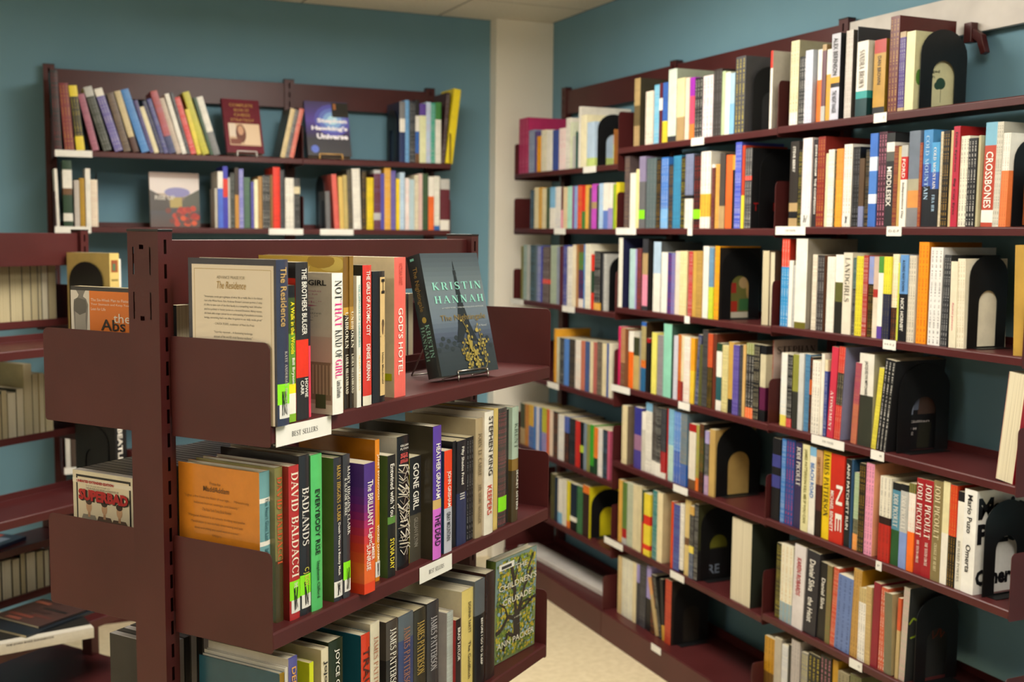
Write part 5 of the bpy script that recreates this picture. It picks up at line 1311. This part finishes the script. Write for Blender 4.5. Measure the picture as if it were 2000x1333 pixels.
def dvd(F, s, z, w, color, label, group, b=.012, h=.19, d=.135, spine=None, plastic=None):
    me = book_mesh(w, h, d, parse_bands(spine or color), lin(color), None, False, rng.randrange(9999), False)[0]
    r = empty('dvd_case', F @ Matrix.Translation((s, b, z))); c = bpy.data.objects.new('sleeve', me); COL.objects.link(c); c.parent = r
    m = MB(); m.box(.0008, w-.0008, .0012, d, .0005, h+.0008); m.build('case', plastic or PLASTIC, r, bevel=.001)
    tag(r, label, 'dvd case', group)
    return r, (w, h, d), 0
r, dm, bu = dvd(FM, .854, .8975, .015, '#d4ccb4', 'white boxed film disc case with a fat red title, at the near end', None, b=.011, d=.143, plastic=PALEPLASTIC)
faces_ = []
for u, v in ((.27, .70), (.53, .70), (.78, .69)):
    faces_ += [('#5a4a40' if u != .27 else '#8a8478', [(u-.14, .55), (u-.1, v-.09), (u+.1, v-.09), (u+.15, .55)]), rect('#b08a6a', u-.02, v-.11, u+.02, v-.05), ell('#c09a78', u, v-.015, .048, .055), ell('#3a2a20', u, v+.03, .054, .03)]
art(r, dm, 'right', [rect('#1a1816', .06, 0, .97, .965), rect('#d8cdb2', .085, 0, .945, .945), rect('#dcd6c4', 0, .89, 1, .93)] + faces_, 'cover_photo')
face_text(r, dm, 'right', 'UNRATED EXTENDED EDITION', '#a01a1c', .08, .897, .7, .922, .002, bold=.05)
face_text(r, dm, 'right', 'From the guys who brought you', '#3a342c', .24, .868, .64, .882, .002, bold=0); face_text(r, dm, 'right', 'THE 40-YEAR-OLD VIRGIN and KNOCKED UP', '#3a342c', .24, .845, .78, .862, .002, bold=0)
face_text(r, dm, 'right', 'SUPERBAD', '#1a1614', .12, .73, .95, .835, .002, bold=.09); face_text(r, dm, 'right', 'SUPERBAD', '#a81013', .11, .74, .94, .842, .0026, bold=.06)
for k in range(24):
    dvd(FM, .854-.0155*(k+1), .8975, .0148, rng.choice(['#1c1c1e', '#26262a', '#202426', '#141416']), 'black film disc case in the row behind the white boxed one', 'black disc cases behind the white boxed one')
for k in range(26):
    dvd(FM, .80-.0155*(k+1), .5865, .0148, rng.choice(['#1c1c1e', '#26262a', '#2c2a28']), 'grey-topped film disc case on the low shelf behind the teal hardback', 'grey disc cases on the low far shelf', plastic=[PALEPLASTIC, PLASTIC][k % 2])
for k, (s, w, c, h) in enumerate(((.10, .022, '#c8c4b8', .15), (.075, .02, '#2a2c4a', .15), (.135, .03, '#17171a', .2), (.17, .03, '#201f22', .21), (.76, .03, '#141416', .16), (.72, .03, '#17171a', .16))):
    far_book(FM, s, 1.2115, w, h, .06, .12, c, '%s box standing at the back behind the %s' % (['pale grey', 'navy', 'narrow black', 'tall black', 'squat black', 'second squat black'][k], ['propped night-blue hardback', 'propped night-blue hardback', 'coral paperback', 'coral paperback', 'cream-panelled hardback', 'cream-panelled hardback'][k]), None)

# ------------------------------------------------------------------ bookcase on the far left
FU, FUL = FR['U'], FR['UL']
r, dm, bu = far_book(FU, .832, 1.1545, .037, .268, .02, .19, '#c8b06a', 'large yellow paperback behind a bookend on the far left bookcase', None, cc='#c4ad68')
art(r, dm, 'spine', [rect('#8a4a2c', .15, .78, .85, .92), rect('#4a6a4c', .3, .8, .6, .88), rect('#7a6a38', .15, .68, .85, .7)], 'spine_picture', .0008)
far_book(FU, .871, 1.1545, .014, .25, .03, .16, '#d8d4cc', 'thin white book just beyond the large yellow paperback', None)
o = bookend_mesh(.24, .15).build('bookend', BLACK); o.matrix_world = FU @ Matrix.Translation((.826, .045, 1.155)); tag(o, 'black arched metal bookend against the large yellow paperback', 'bookend', 'black metal bookends')
r, dm, bu = far_book(FU, .838, .678, .045, .3, .02, .18, '#17171a', 'thick black book with white capitals down its spine, far left bookcase', None, cc='#121214')
spine_text(r, dm, 'THE BEATLES', '#d8d2c8', .1, .75, .42, .4, bold=.03)
o = bookend_mesh(.2, .14).build('bookend', BLACK); o.matrix_world = FU @ Matrix.Translation((.834, .05, .6785)); tag(o, 'black arched metal bookend against the thick black book, far left bookcase', 'bookend', 'black metal bookends')
cols = ['#5a2024', '#3a3c30', '#1c1c20', '#44402c', '#20303c', '#6a5a34', '#2c2c2c']
x = .05
for k, w in enumerate((.03, .022, .012, .024, .03, .042, .04, .036)):
    far_book(FUL, x, 1.1915, w, [.19, .2, .2, .21, .2, .19, .2, .2][k], .01, .15, cols[k % 7], 'cream page edges of a book under the top rail, %s from the far post' % ORD[k+1], 'page edges under the top rail'); x += w+.002
x = .075
for k, (w, h, c) in enumerate(((.03, .19, '#4a4630'), (.02, .2, '#a8860c'), (.022, .2, '#2a2620'), (.03, .235, '#b0a478'), (.026, .16, '#3a3a2a'), (.03, .15, '#8a7840'), (.02, .16, '#2c4a40'), (.028, .15, '#6a1c1c'), (.03, .2, '#7a7458'))):
    far_book(FUL, x, .8345, w, h, .01, .15, c, 'dim book seen from behind on the second far-left shelf, %s from the far post' % ORD[k+1], 'dim books on the second far-left shelf'); x += w+.002
x = .1
for k in range(12):
    w = .018+.008*(k % 3); far_book(FUL, x, .3315, w, .12+.004*(k % 4), .02, .13, cols[(k*3) % 7], 'low row page edges above the white songbook, %s from the far post' % ORD[k+1], 'low row of page edges'); x += w+.004
def flat(x, y, z, yaw, w, h, d, color, cc, label, fl=''):
    # a book lying flat: its spine towards the aisle
    M4 = Matrix.Translation((x, y, z)) @ Matrix.Rotation(yaw, 4, 'Z') @ Matrix(((0, 0, 1, 0), (0, 1, 0, 0), (-1, 0, 0, w), (0, 0, 0, 1)))
    return make_book(None, 0, 0, w, h, 0, 0, d, parse_bands(color), lin(cc), None, fl, [], label, 'books lying flat on the far left bookcase', 77, True, M4=M4)
yb_ = math.atan2(3.431-3.384, .204+.046)
dx_, dy_ = math.cos(yb_), math.sin(yb_)
r, dm, bu = flat(.204-.31*dx_, 3.431-.31*dy_, .302, yb_, .03, .31, .235, '#d8d2c4', '#23221f', 'thick white songbook lying flat with black capitals on its spine')
art(r, dm, 'left', [rect('#d8d2c4', .86, 0, 1, 1)], 'cover_edge')
queue_text('THE JOAN BAEZ SONGBOOK', '#2a2826', r, lambda gx_, gy_: (dm[0]*(.78-.56*gy_), -.0012, .07+.13*gx_), name='spine_lettering', bold=.02)
yM = math.atan2(MY, MX)
q = me_pt(2.08, -2.705); r, dm, bu = flat(q[0], q[1], .3325, yM+.03, .007, .25, .215, '#16202a', '#1d252e', 'dark magazine lying on the white songbook')
q = me_pt(2.135, -2.722); r, dm, bu = flat(q[0], q[1], .3405, yM, .006, .175, .2, '#2a2020', '#4a3430', 'reddish patterned magazine on top of the flat stack')
art(r, dm, 'left', [rect(c, a, b_, a+w_, b_+.09) for c, a, b_, w_ in (('#7a3f34', .1, .2, .5), ('#3a2826', .3, .45, .4), ('#9a5844', .05, .8, .3), ('#5a322c', .5, .3, .4), ('#2c2624', .4, .62, .5), ('#8a4c3e', .2, .05, .3))], 'cover_print')
q = me_pt(2.20, -3.06); r, dm, bu = flat(q[0], q[1], .488, yM+.2, .012, .2, .13, '#20263c', '#2c3448', 'orange and blue magazine lying flat on a far-left shelf')
art(r, dm, 'left', [rect('#c84a24', .0, .05, .42, .95), ell('#d8ccc0', .2, .6, .1, .08), rect('#8a94a8', .5, .3, .8, .8)], 'cover_print')
# long pale board lying on the base of the corner bookcase
b = MB(); b.box(.06, .86, 0, .10, 0, .022); o = b.build('long_board', WHITE_RAIL, bevel=.003); o.matrix_world = FR['R1'] @ Matrix.Translation((.0, .005, .1005)) @ Matrix.Rotation(.05, 4, 'Z'); tag(o, 'long pale grey board lying flat on the base of the corner bookcase', 'board')
# glimpse of the lower back-wall shelf beyond the far left bookcase
FK = FR['K1']
for k, (s, w, h, c, n_) in enumerate(((.012, .016, .24, '#d8d4cc', 'white'), (.03, .02, .23, '#4a3c34', 'brown'))): far_book(FK, s, .606, w, h, .012, .15, c, '%s book glimpsed low on the back-wall bookcase beyond the black bookend' % n_, None)
b = MB(); b.box(.005, .07, -.0022, -.0012, .582, .608); b.build('shelf_card', CARD, UNIT['K1'])

flush_texts()
